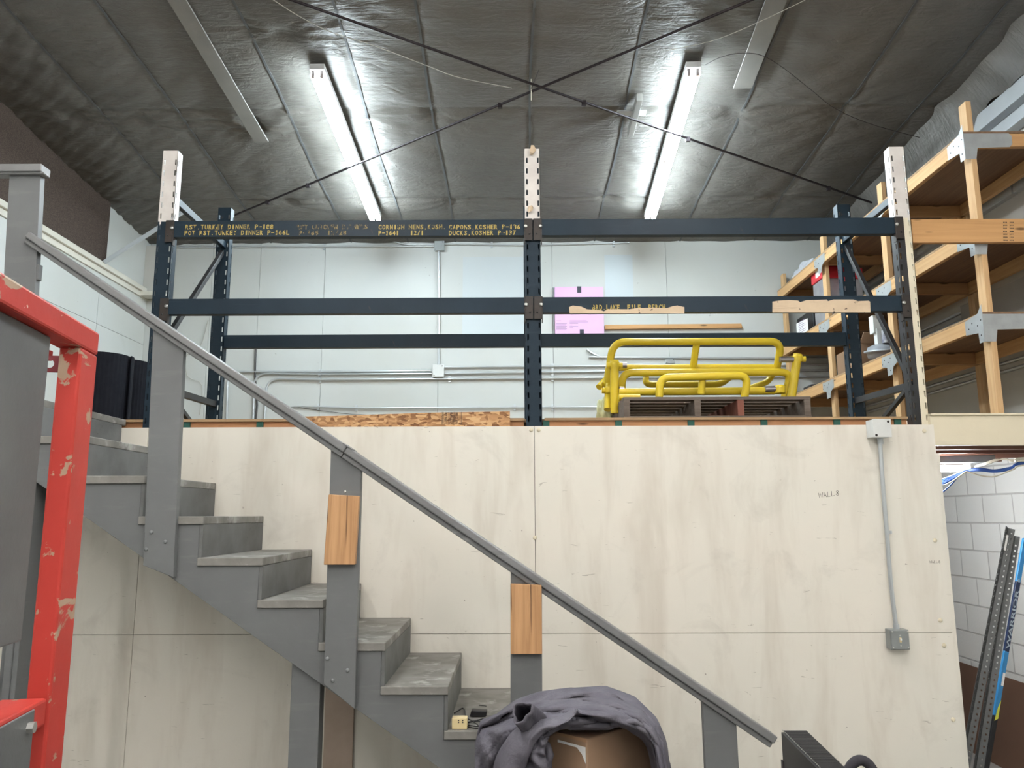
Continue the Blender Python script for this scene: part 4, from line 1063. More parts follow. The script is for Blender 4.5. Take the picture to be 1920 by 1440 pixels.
def jbox(x0, y0, x1, y1, lab, mat=M_boxw, Y0=YB - .055, Y1=YB - .001, screws=True, kind='junction box'):
    a = PY(x0, y0, Y0); b = PY(x1, y1, Y0)
    t_ = thing('junction_box', lab, kind, ((a.x + b.x) / 2, Y1, b.z))
    MB().box(a.x, b.x, Y0 + .004, Y1, b.z, a.z).build('body', mat, t_, .002)
    MB().box(a.x - .003, b.x + .003, Y0, Y0 + .004, b.z - .003, a.z + .003).build('cover', mat, t_, .002)
    if screws:
        for (ux, uz) in ((.85, .9), (.12, .1)): MB().lathe((a.x + (b.x - a.x) * ux, Y0, b.z + (a.z - b.z) * uz), [(.006, 0), (.005, -.003), (0, -.003)], 8, 0, 'y').build('screw', M_ink, t_)
    return t_
jbox(811.5, 684, 832, 706, 'white square junction box on the back wall among the conduits')
jbox(815, 452, 832.5, 469, 'grey junction box at the top of the vertical conduit, under the upper rack beam', M_boxg)
o = jbox(1248, 674, 1266, 681, 'small grey outlet plate on the back wall seen through the yellow barrier', M_boxg, kind='outlet')
# pink foam board and strip
a = PY(1040, 538, YB - .07); b = PY(1133, 626, YB - .07)
pf = thing('foam_board', 'pink foam board held with black tape on the back wall', 'foam board', ((a.x + b.x) / 2, YB - .03, b.z))
sheet = MB().box(a.x, b.x, YB - .07, YB - .022, b.z, a.z).build('sheet', M_pink, pf, .003)
MB().box(a.x - .02, b.x - .03, YB - .022, YB - .001, b.z - .02, a.z + .01).build('backing', M_boxg, pf, .002)
for (xa, xb, ya, yb) in ((1082, 1090, 537, 549), (1087, 1095, 617.5, 629)):
    p0, p1 = PY(xa, ya, YB - .072), PY(xb, yb, YB - .072); MB().box(p0.x, p1.x, YB - .072, YB - .07, p1.z, p0.z).build('tape', M_tape, pf)
mb = MB()
for (xa, xb, y_) in [(1043, 1052, 601), (1068, 1100, 601), (1068, 1103, 603.5), (1068, 1084, 606), (1068, 1073, 609), (1068, 1084, 611.5), (1068, 1075, 614)] + [(1043, 1063 - (k % 3), 606 + k * 1.7) for k in range(8)]:
    p0, p1 = PY(xa, y_, YB - .0705), PY(xb, y_ + .7, YB - .0705); mb.box(p0.x, p1.x, YB - .0706, YB - .07, p1.z, p0.z)
mb.build('small_print', M_inkf, pf)
a = PY(1134, 609.5, YB - .03); b = PY(1392, 616, YB - .03)
o = MB().prism([PY(1134, 609, YB - .04), PY(1390, 606.5, YB - .04), PY(1392, 614.5, YB - .04), PY(1134, 617, YB - .04)], (0, .038, 0)).build('wood_strip', M_lumx, None, .002); tag(o, 'horizontal pine strip screwed to the back wall right of the pink board', 'strip')
# corrugated hose and violet sheet on the deck
mb = MB(); n = 160; pts = []; rads = []
for i in range(n):
    t = i / (n - 1); pts.append((PY(1036, 780, 5.6).x + t * .38, 5.6, ZD + .005 + .035 * math.sin(t * 2.6))); rads.append(.017 + (.003 if i % 4 < 2 else -.002))
o = mb.tube(pts, rads, 10, smooth=False).build('corrugated_hose', M_wire, None); tag(o, 'dark corrugated hose lying on the loft left of the pallet', 'hose')
o = crumple('plastic_sheet', (PY(1145, 775, 5.35).x, 5.35, ZD + .0), .03, M_purple, 2, 14, (2.2, 1.2, .5)); o.location.z = ZD; tag(o, 'folded violet plastic sheet next to the left end of the pallet', 'plastic sheet')

# ================================================================ CEILING LAMPS
def lamp(A, B, tubemat, label, group=None):
    """twin-tube strip: two 4 ft pairs end to end, from A to B (points on the underside of the housing)"""
    A = Vector(A); B = Vector(B); d = (B - A).normalized(); L = (B - A).length
    t_ = thing('fluorescent_lamp', label, 'ceiling lamp', tuple((A + B) / 2), group)
    x = d.cross(Vector((0, 0, 1))).normalized(); u = x.cross(d).normalized()
    MB().bar(A + u * .028, B + u * .028, .115, .05, u).build('housing', M_fix, t_, .004)
    hl = L / 2
    for s0 in (0, 1):
        a0 = A + d * (hl * s0 + .03); a1 = A + d * (hl * (s0 + 1) - .03)
        for sx in (-1, 1):
            o_ = x * (sx * .033) - u * .030
            MB().tube([a0 + o_, a1 + o_], .022, 14).build('tube', tubemat, t_)
            for e in (a0, a1):
                MB().bar(e + o_ + u * .010 - d * .010, e + o_ + u * .010 + d * .010, .026, .064, u).build('socket', M_sock, t_, .003)
    for i in (0.25, .75):
        c_ = A + d * (L * i) + u * .05; zz = zs(c_.x, c_.y) if c_.y > 3.6 else zc(c_.y)
        MB().cyl(c_, (c_.x, c_.y, max(zz, c_.z + .01)), .006, 8).build('hanger', M_bolt, t_)
    return t_
def lp(px, py, Y, drop):
    p = PY(px, py, Y); return p
A1 = Vector((-1.515, 5.50, zc(5.5) - .115)); B1 = Vector((-1.50, 8.02, zc(8.02) - .115))
A2 = Vector((1.375, 5.50, zc(5.5) - .115)); B2 = Vector((1.455, 8.02, zc(8.02) - .115))
lamp(A1, B1, M_tube, 'left of the two lit twin-tube fluorescent lamps on the ceiling over the loft')
lamp(A2, B2, M_tube, 'right of the two lit twin-tube fluorescent lamps on the ceiling over the loft')
for x_, y0 in ((-1.5, 1.2), (1.45, 1.2), (-3.0, -2.2), (-0.1, -2.2), (2.8, -2.2), (-3.0, -5.4), (-0.1, -5.4), (2.8, -5.4)):
    if True:
        lamp((x_, y0, 5.15), (x_, y0 + 2.45, 5.15 - .0), M_tubef, 'lit twin-tube fluorescent lamp over the floor in front of the loft', 'fluorescent lamps over the front floor')

# roof bracing rods (X)
def onroof(px, py, drop=.18):
    d = ray(px, py); t = (zc(0) - drop - H) / (d.z + 0.085 * d.y); return CAM + d * t
cr = onroof(996, 166)
def rod(a, b, lab, clips):
    A = onroof(*a); B = onroof(*b); t_ = thing('bracing_rod', lab, 'rod', tuple((A + B) / 2))
    MB().tube([A, B], .0105, 8).build('rod', M_rod, t_)
    d = (B - A)
    for c_ in clips:
        p = A + d * c_; MB().box(p.x - .018, p.x + .018, p.y - .014, p.y + .014, p.z - .03, p.z + .01).build('clip', M_rod, t_)
def ext(c, a, f=1.35): return (c[0] + (a[0] - c[0]) * f, c[1] + (a[1] - c[1]) * f)
rod(ext((996, 166), (540, 0)), (1634, 380), 'dark bracing rod crossing the ceiling from upper left down to the right wall', (.45, .62, .9))
rod(ext((996, 166), (1405, 0)), (432, 407), 'dark bracing rod crossing the ceiling from upper right down to the rear left rack post', (.42, .8, .9))
p = cr
tag(MB().tube([p + Vector((.0, 0, .08)), p + Vector((0, 0, -.10))], .004, 6).build('hanging_wire', M_wcable, None), 'short white wire end hanging where the two ceiling rods cross', 'wire')
tag(MB().tube([p + Vector((.0, 0, .0)), p + Vector((.06, -.1, .1))], .004, 6).build('tie_wire', M_wire, None), 'short dark tie wire sticking up at the crossing of the ceiling rods', 'wire')
# string and thin cable on the ceiling
def rc(px, py): return ray_ceil(px, py, .06)
tag(MB().tube(spline([rc(px, py) for px, py in ((505, -5), (560, 30), (620, 60), (700, 85), (800, 123), (860, 145), (960, 165))]), .0028, 6).build('ceiling_string', M_string, None), 'pale string along the ceiling above the left lamp', 'string')
tag(MB().tube(spline([rc(px, py) for px, py in ((1510, 0), (1430, 38), (1340, 75), (1250, 95))]), .0024, 6).build('ceiling_string', M_string, None), 'pale string on the ceiling above the right lamp', 'string')
tag(MB().tube(spline([rc(px, py) for px, py in ((1322, 122), (1350, 108), (1385, 100), (1425, 103), (1465, 125), (1520, 168), (1568, 205), (1640, 235), (1740, 262))]), .0028, 6).build('lamp_cable', M_wire, None), 'thin dark cable arching over the ceiling from the right lamp', 'cable')
# wooden bracket stuck to the ceiling
c_ = rc(1188, 215)
wb = thing('wooden_bracket', 'small wooden bracket with metal tab on the ceiling left of the right lamp', 'bracket', tuple(c_))
MB().bar(rc(1199, 182), rc(1182, 250), .05, .07).build('block', M_strip, wb, .003)
a = rc(1185, 213); MB().box(a.x - .13, a.x + .12, a.y - .04, a.y + .04, a.z + .0, a.z + .012).build('metal_tab', M_trimw, wb, .002)
# left wall knee brace
a = PX(195, 492, XL + .05); b = ray_ceil(352, 392, .03)
tag(MB().bar(a, b, .035, .035).build('wall_brace', M_trimw, None, .002), 'pale grey angle brace rising from the left wall to the ceiling', 'brace')

# ================================================================ PARTITION FITTINGS
a = PY(1636, 786, YP - .10); b = PY(1672, 819, YP - .10)
jb = thing('junction_box', 'light grey junction box at the top edge of the partition', 'junction box', ((a.x + b.x) / 2, YP, b.z))
MB().box(a.x, b.x, YP - .098, YP - .0005, b.z, a.z).build('body', M_boxw, jb, .003)
MB().box(a.x - .002, b.x + .002, YP - .102, YP - .098, b.z - .002, a.z + .002).build('cover', M_boxw, jb, .002)
for ux, uz in ((.86, .86), (.14, .1)): MB().lathe((a.x + (b.x - a.x) * ux, YP - .102, b.z + (a.z - b.z) * uz), [(.008, 0), (.007, -.003), (0, -.003)], 10, 0, 'y').build('screw', M_ink, jb)
cp = [PY(px, py, YP - .02) for px, py in ((1650, 822), (1652, 860), (1657, 930), (1663, 1000), (1670, 1090), (1681, 1180))]
t_ = thing('conduit', 'steel conduit running down the partition between the two electrical boxes', 'conduit', tuple(cp[-1]))
MB().tube(spline(cp, 6), .0125, 14).build('pipe', M_conduit, t_)
c_ = PY(1664, 998, YP - .02); MB().tube([(c_.x, c_.y, c_.z - .01), (c_.x, c_.y, c_.z + .01)], .0165, 14).box(c_.x, c_.x + .035, YP - .005, YP, c_.z - .009, c_.z + .009).build('strap', M_conduit, t_)
MB().tube([cp[-1], cp[-1] + Vector((0, 0, .03))], .018, 14).build('connector', M_conduit, t_)
MB().tube([cp[0] + Vector((0, 0, -.035)), cp[0]], .018, 14).build('connector', M_conduit, t_)
a = PY(1669, 1181, YP - .07); b = PY(1708, 1219, YP - .07)
sb = thing('switch_box', 'square steel light switch box on the partition at the end of the conduit', 'switch', ((a.x + b.x) / 2, YP, b.z))
MB().box(a.x, b.x, YP - .062, YP - .0005, b.z, a.z).build('body', M_boxg, sb, .004)
MB().box(a.x + .004, b.x - .004, YP - .07, YP - .062, b.z + .004, a.z - .004).build('cover', M_boxg, sb, .003)
xc_, zc_ = (a.x + b.x) / 2, (a.z + b.z) / 2
MB().box(xc_ - .006, xc_ + .006, YP - .073, YP - .07, zc_ - .014, zc_ + .014).build('switch_slot', M_ivory, sb, .001)
MB().box(xc_ - .004, xc_ + .004, YP - .082, YP - .073, zc_ - .002, zc_ + .010).build('toggle', M_white, sb, .001)
for ux, uz in ((.1, .1), (.9, .1), (.1, .9), (.9, .9), (.5, .72), (.5, .2)): MB().lathe((a.x + (b.x - a.x) * ux, YP - .07, b.z + (a.z - b.z) * uz), [(.005, 0), (.004, -.003), (0, -.003)], 8, 0, 'y').build('screw', M_bolt, sb)

# ================================================================ ROOM UNDER THE LOFT (through the doorway)
fa = PY(1816, 878, 5.55); fb = fa + Vector((-1.10, .30, 0))
t_ = thing('fluorescent_lamp', 'lit fluorescent lamp seen through the doorway below the loft', 'ceiling lamp', tuple(fa))
d = (fb - fa).normalized()
MB().tube([fa, fb], .025, 14).build('tube', M_tubel, t_)
MB().bar(fa - d * .16 + Vector((0, 0, .062)), fb + Vector((0, 0, .062)), .11, .05).build('housing', M_boxg, t_, .004)
MB().bar(fa - d * .012 + Vector((0, 0, .02)), fa + d * .012 + Vector((0, 0, .02)), .03, .07).build('socket', M_sock, t_, .003)
def cable(pts, r, mat, lab, name='cable'):
    if pts[-1][0] > 1920: pts = list(pts) + [(2075, pts[-1][1] - 4, 4.99)]
    o = MB().tube(spline([PY(*p_) for p_ in pts], 8), r, 8).build(name, mat, None); return tag(o, lab, 'cable')
for i in range(4):
    o_ = (i % 2) * 2.2; q = i * 1.7
    cable([(1750, 905 + i * 4, 5.6), (1785, 893 + q, 5.5), (1812, 882 + o_, 5.4), (1838, 879 + q * .6, 5.3), (1865, 882 + o_, 5.25), (1895, 877 + o_, 5.2), (1925, 866 + q * .8, 5.15)], .0075, M_blue,
          ['uppermost blue cable of the bundle inside the doorway', 'second blue cable of the bundle inside the doorway', 'third blue cable of the bundle inside the doorway', 'lowest blue cable of the bundle inside the doorway'][i], 'blue_cable')
cable([(1752, 936, 5.5), (1780, 912, 5.45), (1796, 895, 5.4), (1812, 884, 5.38)], .005, M_blue, 'blue cable hanging down to the left from the bundle in the doorway', 'blue_cable')
cable([(1812, 884, 5.36), (1835, 891, 5.3), (1860, 894, 5.25), (1880, 888, 5.2), (1900, 880, 5.16), (1925, 872, 5.12)], .005, M_wcable, 'white cable sagging below the blue bundle in the doorway', 'white_cable')
cable([(1750, 912, 5.5), (1775, 908, 5.45), (1795, 896, 5.4), (1812, 884, 5.36)], .0045, M_wcable, 'white cable dropping left from the lamp end in the doorway', 'white_cable')
for i in range(3):
    cable([(1828, 874 + i, 5.4), (1850, 867 + i * 2, 5.3), (1866, 862 + i * 1.5, 5.25), (1884, 862 - i, 5.2), (1900, 862 + i * 2, 5.15), (1925, 858 + i * 3, 5.1)], .0045, M_wcable,
          ['topmost white cable above the blue bundle in the doorway', 'middle white cable above the blue bundle in the doorway', 'lower white cable above the blue bundle in the doorway'][i], 'white_cable')
# brown hardboard leaning on the block wall
zh = PX(1800, 1243, XR - .05).z
o = MB().prism([(XR - .16, YP + .12, 0), (XR - .16, 7.4, 0), (XR - .03, 7.4, zh), (XR - .03, YP + .12, zh)], (.008, 0, 0)).build('hardboard_sheet', M_hard, None, .001)
tag(o, 'brown hardboard sheet leaning on the block wall inside the doorway', 'board')
# slotted steel angles
def angle(top, bot, lab, fl=.042, twist=0.0):
    T = PY(*top); B = PY(*bot); B = T + (B - T) * ((T.z - 0.0) / (T.z - B.z)); d = (T - B).normalized(); L = (T - B).length
    t_ = thing('slotted_angle', lab, 'steel angle', tuple(B))
    x = Vector((math.cos(.5 + twist), -math.sin(.5 + twist), 0)); x = (x - d * x.dot(d)).normalized(); y = x.cross(d).normalized()
    mb = MB(); perforated(mb, B, x, d, L, fl, (fl * .6,), .009, .012, .038, .0025, 0, .03)
    mb.build('flange', M_slot, t_)
    mb = MB(); perforated(mb, B, -x * .35 + y, d, L, fl, (fl * .6,), .009, .012, .038, .0025, 0, .03)
    mb.build('flange', M_slot, t_)
    return t_, T, B, d, x
tA = angle((1890, 990, 5.42), (1806, 1425, 5.18), 'dark slotted steel angle leaning left of the other in the doorway')
tB = angle((1899, 1004, 5.46), (1832, 1425, 5.24), 'slotted steel angle leaning next to the blue hockey stick')
MB().bar(tA[1] - tA[3] * .05 - Vector((0, .006, 0)), tA[1] - tA[3] * .16 - Vector((0, .006, 0)), .018, .002, (0, 1, 0)).build('white_sticker', M_white, tA[0])
# hockey stick
hs = thing('hockey_stick', 'blue hockey stick leaning by the doorway on the block wall', 'hockey stick', tuple(PY(1860, 1440, 5.3)))
T = PY(1922, 1010, 5.62); B = PY(1856, 1400, 5.45); d = (B - T).normalized(); L = (B - T).length
xa = Vector((0, 1, 0)).cross(d).normalized() * -1
if xa.x < 0: xa = -xa
fwd = Vector((0, -1, 0)); fwd = (fwd - d * fwd.dot(d)).normalized()
def stickseg(t0, t1, mat, nm='shaft_section', wd=.032, lift=0.0): return MB().bar(T + d * (L * t0) + fwd * lift, T + d * (L * t1) + fwd * lift, wd, .02, fwd).build(nm, mat, hs, .003)
stickseg(0, .22, M_sblue); stickseg(.22, .56, M_snavy); stickseg(.56, .86, M_sblue); stickseg(.86, 1.0, M_black)
text_part('shaft_lettering', 'WARRIOR', M_slet, hs, T + d * (L * .55) + fwd * .0112 + xa * .0125, -d, -xa, L * .29, .025, .0, .02)
MB().lathe(tuple(T + d * (L * .215) + fwd * .011), [(.010, 0), (.010, -.001), (.006, -.001), (.006, 0)], 16, 0, 'y').build('round_logo', M_slet, hs)
MB().bar(T + d * (L * .66) + fwd * .0108 + xa * .006, T + d * (L * .72) + fwd * .0108 + xa * .006, .016, .001, fwd).build('white_sticker', M_white, hs)
ya = T + d * (L * .82) + fwd * .011
MB().prism([ya + xa * .002, ya + xa * .015 - d * .05, ya + xa * .015 + d * .07, ya - xa * .006 + d * .09], fwd * .001).build('yellow_mark', M_syel, hs)
E0 = T + d * L
EF = Vector((E0.x + d.x * (E0.z - .06) / -d.z, E0.y + d.y * (E0.z - .06) / -d.z, .06))
MB().bar(E0, EF, .03, .02, fwd).build('shaft_section', M_black, hs, .003)
MB().tube([EF + Vector((0, 0, .02)), EF + Vector((-.08, -.05, -.02)), EF + Vector((-.28, -.09, -.03))], [.022, .03, .026], 8).build('blade', M_black, hs)

# ================================================================ SMALL THINGS ON THE STEP
zt1 = zk(1)
a = PY(848, 1358, 3.99); 
ad = thing('outlet_adapter', 'ivory plastic outlet adapter on the lowest visible stair tread', 'adapter', (a.x + .035, 4.0, zt1))
MB().box(a.x - .002, a.x + .072, 3.985, 4.04, zt1, zt1 + .052).build('body', M_ivory, ad, .004)
mb = MB()
for i in range(4): mb.box(a.x + .028 + (i % 2) * .02, a.x + .034 + (i % 2) * .02, 3.9835, 3.9855, zt1 + .03 + (i // 2) * .009, zt1 + .035 + (i // 2) * .009)
mb.build('outlet_slots', M_wire, ad)
p = PZ(895, 1345, zt1)
ch = thing('power_adapter', 'black power adapter with tangled cord on the stair tread', 'adapter', (p.x, p.y, zt1))
MB().prism([(p.x - .04, p.y, zt1 + .002), (p.x + .045, p.y, zt1 + .002), (p.x + .05, p.y, zt1 + .028), (p.x - .03, p.y, zt1 + .034)], (0, .05, 0)).build('body', M_black, ch, .005)
pts = [(852, 1337), (868, 1328), (872, 1342), (858, 1352), (880, 1360), (905, 1362), (915, 1356), (890, 1352), (868, 1355), (862, 1345), (882, 1350), (902, 1366), (870, 1359), (905, 1348), (925, 1346), (936, 1354)]
MB().tube(spline([PZ(px, py, zt1 + .006 + .004 * (i % 3)) for i, (px, py) in enumerate(pts)], 8), .0032, 8).build('cord', M_black, ch)
MB().tube(spline([PZ(px, py, zt1 + .005) for px, py in ((898, 1322), (912, 1324))], 4), .002, 6).build('cord', M_black, ch)

# ================================================================ CARTON AND GREY CLOTH (near, bottom)
YX = 3.02
pts = {}
bc = thing('cardboard_box', 'tall brown cardboard box under the grey cloth at the foot of the stairs', 'box', (.31, 3.25, 0))
fl_, fc, fr_ = PY(1030, 1392, 3.12), PY(1100, 1386, 3.0), PY(1228, 1364, 3.30)
zt_ = PY(1100, 1386, 3.0).z
base = [Vector((fl_.x, 3.12, 0)), Vector((fc.x, 3.0, 0)), Vector((PY(1234, 1400, 3.30).x, 3.30, 0))]
e1 = base[0] - base[1]; base.append(base[2] + (base[0] - base[1]) * 1.6); base[0] = base[1] + e1 * 1.6
MB().prism(base, (0, 0, zt_)).build('body', M_card, bc, .006)
# tape and torn label near the corner
d0 = (base[0] - base[1]).normalized(); n0 = Vector((d0.y, -d0.x, 0)); n0 = n0 if n0.y < 0 else -n0
def onleft(u, z, l=.0012): return base[1] + d0 * u + n0 * l + Vector((0, 0, z))
MB().prism([onleft(.135, zt_ - .025), onleft(.005, zt_ - .028), onleft(.005, zt_ - .085), onleft(.022, zt_ - .055), onleft(.045, zt_ - .036), onleft(.135, zt_ - .034)], n0 * .0006).build('torn_label', M_white, bc)
MB().prism([onleft(.14, zt_ + .0006), onleft(-.0, zt_ + .0006), onleft(0, zt_ - .012), onleft(.14, zt_ - .01)], n0 * .0008).build('clear_tape', simple('glossy_tape', (0.36, 0.22, 0.13, 1), 0.2), bc)
# cloth: band draped over the top and both sides
def interp(keys, t):
    for (a_, va), (b_, vb) in zip(keys, keys[1:]):
        if t <= b_:
            f = (t - a_) / (b_ - a_); f = f * f * (3 - 2 * f) if False else f
            return [p_ + (q_ - p_) * f for p_, q_ in zip(va, vb)]
    return list(keys[-1][1])
outer = [(0, (889, 1560)), (.12, (893, 1440)), (.22, (893, 1395)), (.27, (900, 1368)), (.36, (960, 1335)), (.45, (1010, 1318)), (.55, (1075, 1307)), (.66, (1155, 1309)), (.75, (1205, 1330)), (.82, (1236, 1362)), (.88, (1248, 1395)), (.94, (1255, 1440)), (1, (1262, 1560))]
inner = [(0, (1035, 1560)), (.12, (1032, 1445)), (.22, (1036, 1415)), (.27, (1030, 1396)), (.36, (1020, 1385)), (.45, (1040, 1370)), (.55, (1070, 1366)), (.66, (1140, 1366)), (.75, (1185, 1361)), (.82, (1210, 1375)), (.88, (1228, 1400)), (.94, (1236, 1445)), (1, (1240, 1560))]
cl = thing('draped_cloth', 'crumpled grey-violet cloth draped over the cardboard box below the stairs', 'cloth', (.25, 3.1, 0))
nu, nv = 220, 60
vs = []; rs = random.Random(11)
for i in range(nu + 1):
    t = i / nu; o_ = interp(outer, t); q_ = interp(inner, t)
    for j in range(nv + 1):
        v_ = j / nv
        # v 0..0.6 : inner lip -> silhouette ; 0.6..1 : over the back
        if v_ <= .62:
            f = v_ / .62; px = q_[0] + (o_[0] - q_[0]) * f; py = q_[1] + (o_[1] - q_[1]) * f
            Yd = 2.97 - .05 * math.sin(math.pi * f) + .22 * f * f + .05 * math.sin(math.pi * t)
            side = math.exp(-((t - .15) / .16) ** 2)
            fold = .034 * (1 - 2 * abs(math.sin((f * 13 + t * 26 * (1 - .5 * side) + 1.2 * math.sin(t * 9)) / 2)) ** .8) + .016 * math.sin(f * 23 - t * 37 + math.sin(f * 5) * 2) + .02 * math.sin(t * 16 + f * 3) + .007 * (1 - 2 * abs(math.sin(f * 21 + t * 33 + 2 * math.sin(t * 12 + f * 4))) ** .7)
            fold *= (.45 + .9 * side + .25 * math.sin(math.pi * t)) * min(1, f * 5 + .3)
            P_ = PY(px, py, Yd + fold)
        else:
            f = (v_ - .62) / .38
            P0 = PY(o_[0], o_[1], 3.19); c0 = Vector((.30, 3.3, .9))
            outd = (P0 - c0); ins = 1 - .10 * f
            P_ = Vector((c0.x + (P0.x - c0.x) * (1 - .12 * f * f), P0.y + .40 * f, P0.z - .06 * f * f)) + Vector((0, .02 * math.sin(t * 31 + f * 6), .012 * math.sin(t * 23 + f * 7)))
        vs.append(P_)
mb = MB(); mb.add(vs, [(i * (nv + 1) + j, i * (nv + 1) + j + 1, (i + 1) * (nv + 1) + j + 1, (i + 1) * (nv + 1) + j) for i in range(nu) for j in range(nv)], 0, True)
o = mb.build('fabric', M_cloth, cl, recalc=False)
md = o.modifiers.new('thick', 'SOLIDIFY'); md.thickness = .006
# rolled flap with an opening
def fold_tube(p0, p1, r0, r1, w0, name):
    mb = MB(); a_ = PY(*p0); b_ = PY(*p1); ax = (b_ - a_).normalized(); x = ax.orthogonal().normalized(); y = ax.cross(x); n = 40; m = 10; vs = []
    for i in range(m + 1):
        f = i / m; c_ = a_ + (b_ - a_) * f; r = r0 + (r1 - r0) * f
        for k in range(n):
            an = 2 * math.pi * k / n; rr_ = r * (1 + w0 * math.sin(3 * an + f * 2) + .05 * math.sin(7 * an))
            vs.append(c_ + x * math.cos(an) * rr_ + y * math.sin(an) * rr_ * .8)
    mb.add(vs, [(i * n + k, i * n + (k + 1) % n, (i + 1) * n + (k + 1) % n, (i + 1) * n + k) for i in range(m) for k in range(n)], 0, True)
    o_ = mb.build(name, M_cloth, cl, recalc=False); md_ = o_.modifiers.new('thick', 'SOLIDIFY'); md_.thickness = .006
fold_tube((978, 1334, 2.86), (1010, 1372, 3.08), .040, .052, .16, 'rolled_edge')
def ribbon(pts, widths, dirs, name, amp=.006):
    P_ = spline([PY(*p_) for p_ in pts], 12); n = len(P_); m = 16; vs = []
    for i in range(n):
        t = i / (n - 1); k = t * (len(widths) - 1); a_ = int(min(k, len(widths) - 2)); f = k - a_
        wd = widths[a_] * (1 - f) + widths[a_ + 1] * f; k2 = t * (len(dirs) - 1); b_ = int(min(k2, len(dirs) - 2)); f2 = k2 - b_; dv_ = Vector(dirs[b_]) * (1 - f2) + Vector(dirs[b_ + 1]) * f2
        for j in range(m + 1):
            u = j / m
            vs.append(P_[i] + dv_ * (wd * u) + Vector((0, 1, 0)) * (-.028 * math.sin(math.pi * min(1, u * 1.15)) + .045 * u * u + amp * math.sin(u * 9 + t * 14) + amp * .6 * math.sin(t * 31 + u * 4)))
    mb = MB(); mb.add(vs, [(i * (m + 1) + j, i * (m + 1) + j + 1, (i + 1) * (m + 1) + j + 1, (i + 1) * (m + 1) + j) for i in range(n - 1) for j in range(m)], 0, True)
    o_ = mb.build(name, M_cloth, cl, recalc=False); md_ = o_.modifiers.new('thick', 'SOLIDIFY'); md_.thickness = .005
ribbon(((1084, 1331, 2.95), (1068, 1350, 2.92), (1046, 1362, 2.905), (1018, 1378, 2.90), (1002, 1400, 2.89), (985, 1440, 2.89), (975, 1520, 2.90)),
       (.015, .05, .085, .10, .11, .11), ((-.9, 0, -.2), (-.8, 0, .1), (-1, 0, .15), (-1, 0, .1), (-1, 0, 0), (-1, 0, 0)), 'fold')
ribbon(((1084, 1331, 2.95), (1120, 1334, 2.93), (1160, 1340, 2.95), (1196, 1356, 3.0), (1226, 1390, 3.06), (1240, 1450, 3.1)),
       (.01, .035, .045, .05, .04, .03), ((0, 0, -1), (0, 0, -1), (-.2, 0, -1), (-.5, 0, -.8), (-.9, 0, -.3)), 'fold', .004)
ribbon(((1030, 1385, 2.93), (1022, 1410, 2.91), (1030, 1450, 2.90), (1034, 1540, 2.92)), (.05, .075, .085, .09), ((-1, 0, .1), (-1, 0, 0), (-1, 0, 0), (-1, 0, 0)), 'fold', .012)

# ================================================================ BLACK EQUIPMENT (bottom right)
YQ = 3.0
eq = thing('ribbed_equipment', 'black equipment with a finned sloping back and padded loop at bottom right', 'equipment', (1.2, 3.1, 0))
TL, TR = PY(1465, 1373, YQ), PY(1513, 1373.5, YQ)
BR, BL = PY(1585, 1441, YQ - .55), PY(1531, 1441, YQ - .55)
# sloped finned face
A = TL; B_ = PY(1514, 1373, YQ); 
slopeA = PY(1533, 1442, 2.55); slopeB = PY(1586, 1442, 2.55)
dirS = (slopeA - A); dirT = (slopeB - B_)
A_lo = A + dirS * 1.6; B_lo = B_ + dirT * 1.6
nS = dirS.cross(B_ - A).normalized(); nS = nS if nS.z > 0 else -nS
MB().prism([A, B_, B_lo, A_lo], -nS * .02).build('back_plate', M_black, eq, .002)
mb = MB()
for i in range(64):
    f = i / 64 * 1.0; p0 = A + dirS * (f * 1.6) + nS * .003; p1 = B_ + dirT * (f * 1.6) + nS * .003
    mb.bar(p0 + (p1 - p0) * .10, p1 - (p1 - p0) * .03, .003, .006, nS)
mb.build('fins', painted('fin_black', (0.03, 0.03, 0.034, 1), (0.022, 0.022, 0.026, 1), 20, 0.35), eq)
mb = MB()
for i in range(46):
    f = i / 46; p0 = A + dirS * (f * 1.6) + nS * .006 + (B_ - A).normalized() * .006
    mb.box(p0.x - .0015, p0.x + .0015, p0.y - .002, p0.y + .002, p0.z - .001, p0.z + .0015)
mb.build('staples', M_bolt, eq)
MB().prism([A, A_lo, Vector((A_lo.x, A_lo.y, 0)), Vector((A.x, A.y, 0))], (.02, 0, 0)).build('side_panel', M_black, eq)
MB().prism([(A.x - .004, A.y - .01, A.z - .095), (A.x + .01, A.y - .01, A.z - .095), (A.x + .01, A.y - .01, 0), (A.x - .004, A.y - .01, 0)], (0, .02, 0)).build('frame_edge', M_wire, eq)
lpts = [PY(*p_) for p_ in ((1585, 1475, 2.75), (1590, 1445, 2.75), (1600, 1430, 2.75), (1613, 1424, 2.75), (1627, 1430, 2.75), (1638, 1445, 2.75), (1645, 1475, 2.75))]
lpts = [Vector((lpts[0].x, 2.75, .0))] + lpts + [Vector((lpts[-1].x, 2.75, .0))]
MB().tube(rounded(lpts, .05, 6), .0165, 16).build('padded_loop', M_blackfoam, eq)
a = PY(1640, 1439.2, 2.76); b = PY(1700, 1440.5, 2.76)
MB().box(lpts[-1].x - .02, b.x, 2.74, 2.77, a.z - .045, a.z - .004).build('cross_bar', M_black, eq, .004)
MB().box(A.x, b.x, 2.70, 2.95, 0, .03).build('base', M_black, eq, .004)

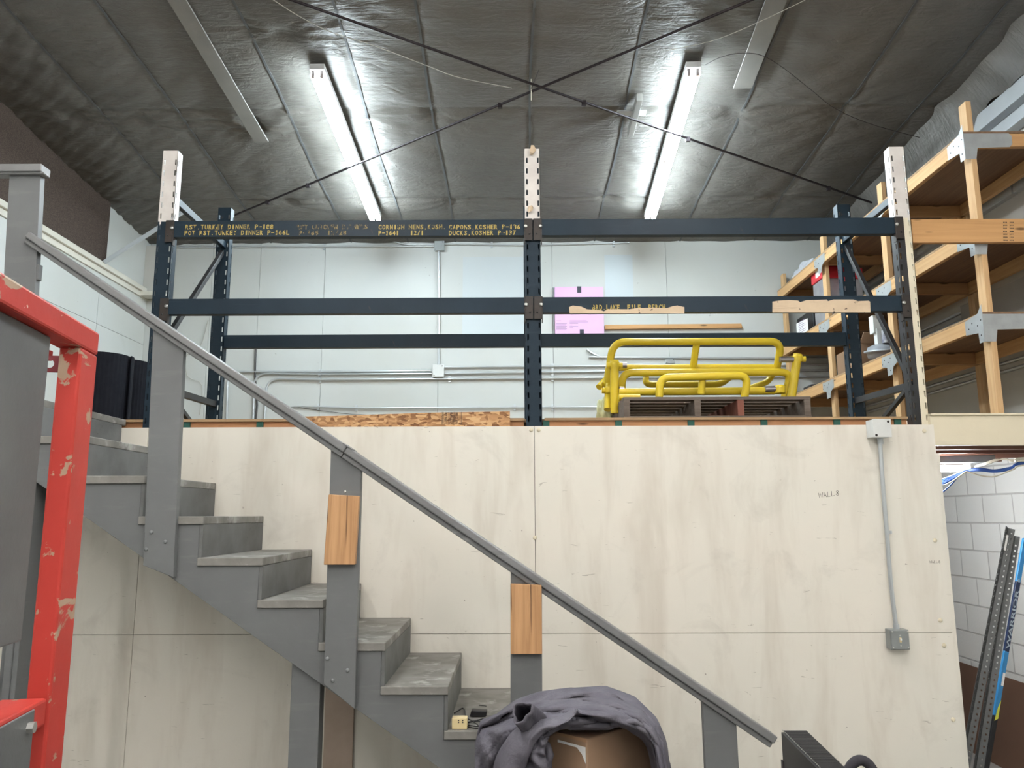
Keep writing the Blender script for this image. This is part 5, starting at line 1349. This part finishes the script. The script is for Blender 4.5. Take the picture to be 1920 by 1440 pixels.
# ================================================================ RED MACHINE FRAME (near, left)
rf = thing('steel_cage', 'worn red square-tube steel cage with grey panels close at the left edge', 'cage', (-1.0, 1.5, 0))
O = Vector((-.984, 1.8, 0)); ax = Vector((.158, -.987, 0)).normalized(); nx_ = Vector((.987, .158, 0)).normalized()
ztp = 2.359
def fr(t, n_, z): return O + ax * t + nx_ * n_ + Vector((0, 0, z))
def fbox(t0, t1, n0_, n1_, z0_, z1_, name, mat, bev=.006, parent=None):
    mb = MB().prism([fr(t0, n0_, z0_), fr(t1, n0_, z0_), fr(t1, n1_, z0_), fr(t0, n1_, z0_)], (0, 0, z1_ - z0_))
    return mb.build(name, mat, parent or rf, bev)
fbox(0, .10, -.047, 0, 0, ztp - .0545, 'post', M_red)
fbox(0, 1.25, -.060, .0005, ztp - .054, ztp, 'top_bar', M_red)
zl = 1.562
fbox(.101, 1.25, -.060, -.004, zl - .055, zl, 'lower_bar', M_red)
fbox(.086, .30, -.10, -.0605, zl - .05, zl - .004, 'cross_tube', M_red, .004)
up_ = fbox(.20, 1.2, -.036, -.024, 1.69, ztp - .056, 'grey_panel', M_mpanel, .003)
lo_ = fbox(.175, 1.2, -.002, .003, .9, zl - .006, 'grey_panel', M_mpanel, .003)
c0 = PY(93, 682, 1.735)
MB().box(c0.x - .017, c0.x - .006, c0.y - .004, c0.y + .02, c0.z + .010, ztp - .052).build('latch_strap', M_red, rf, .002)
vs = []; n = 24; hx = .022; hz = .019
ring = [(c0 + nx_ * (math.cos(2 * math.pi * k / n) * .0095) + Vector((0, 0, math.sin(2 * math.pi * k / n) * .0095))) for k in range(n)]
sq = []
for k in range(n):
    a_ = 2 * math.pi * k / n; c_, s_ = math.cos(a_), math.sin(a_); m_ = max(abs(c_), abs(s_))
    sq.append(c0 + nx_ * (c_ / m_ * hx) + Vector((0, 0, s_ / m_ * hz)))
mb = MB(); mb.add(ring + sq + [p_ - ax * .006 for p_ in ring + sq], [(k, (k + 1) % n, n + (k + 1) % n, n + k) for k in range(n)] + [(2 * n + k, 3 * n + k, 3 * n + (k + 1) % n, 2 * n + (k + 1) % n) for k in range(n)] + [(k, 2 * n + k, 2 * n + (k + 1) % n, (k + 1) % n) for k in range(n)] + [(n + k, n + (k + 1) % n, 3 * n + (k + 1) % n, 3 * n + k) for k in range(n)])
mb.build('latch_plate', simple('dark_red_plate', (0.16, 0.012, 0.02, 1), 0.4), rf)
pb = fr(.20, .003, zl - .035)
mb = MB(); mb.tube([pb, pb + nx_ * .012], .011, 6, smooth=False); mb.build('hex_bolt', M_bolt, rf)
fbox(-.02, .12, -.09, .02, 0, .012, 'foot_plate', M_red)
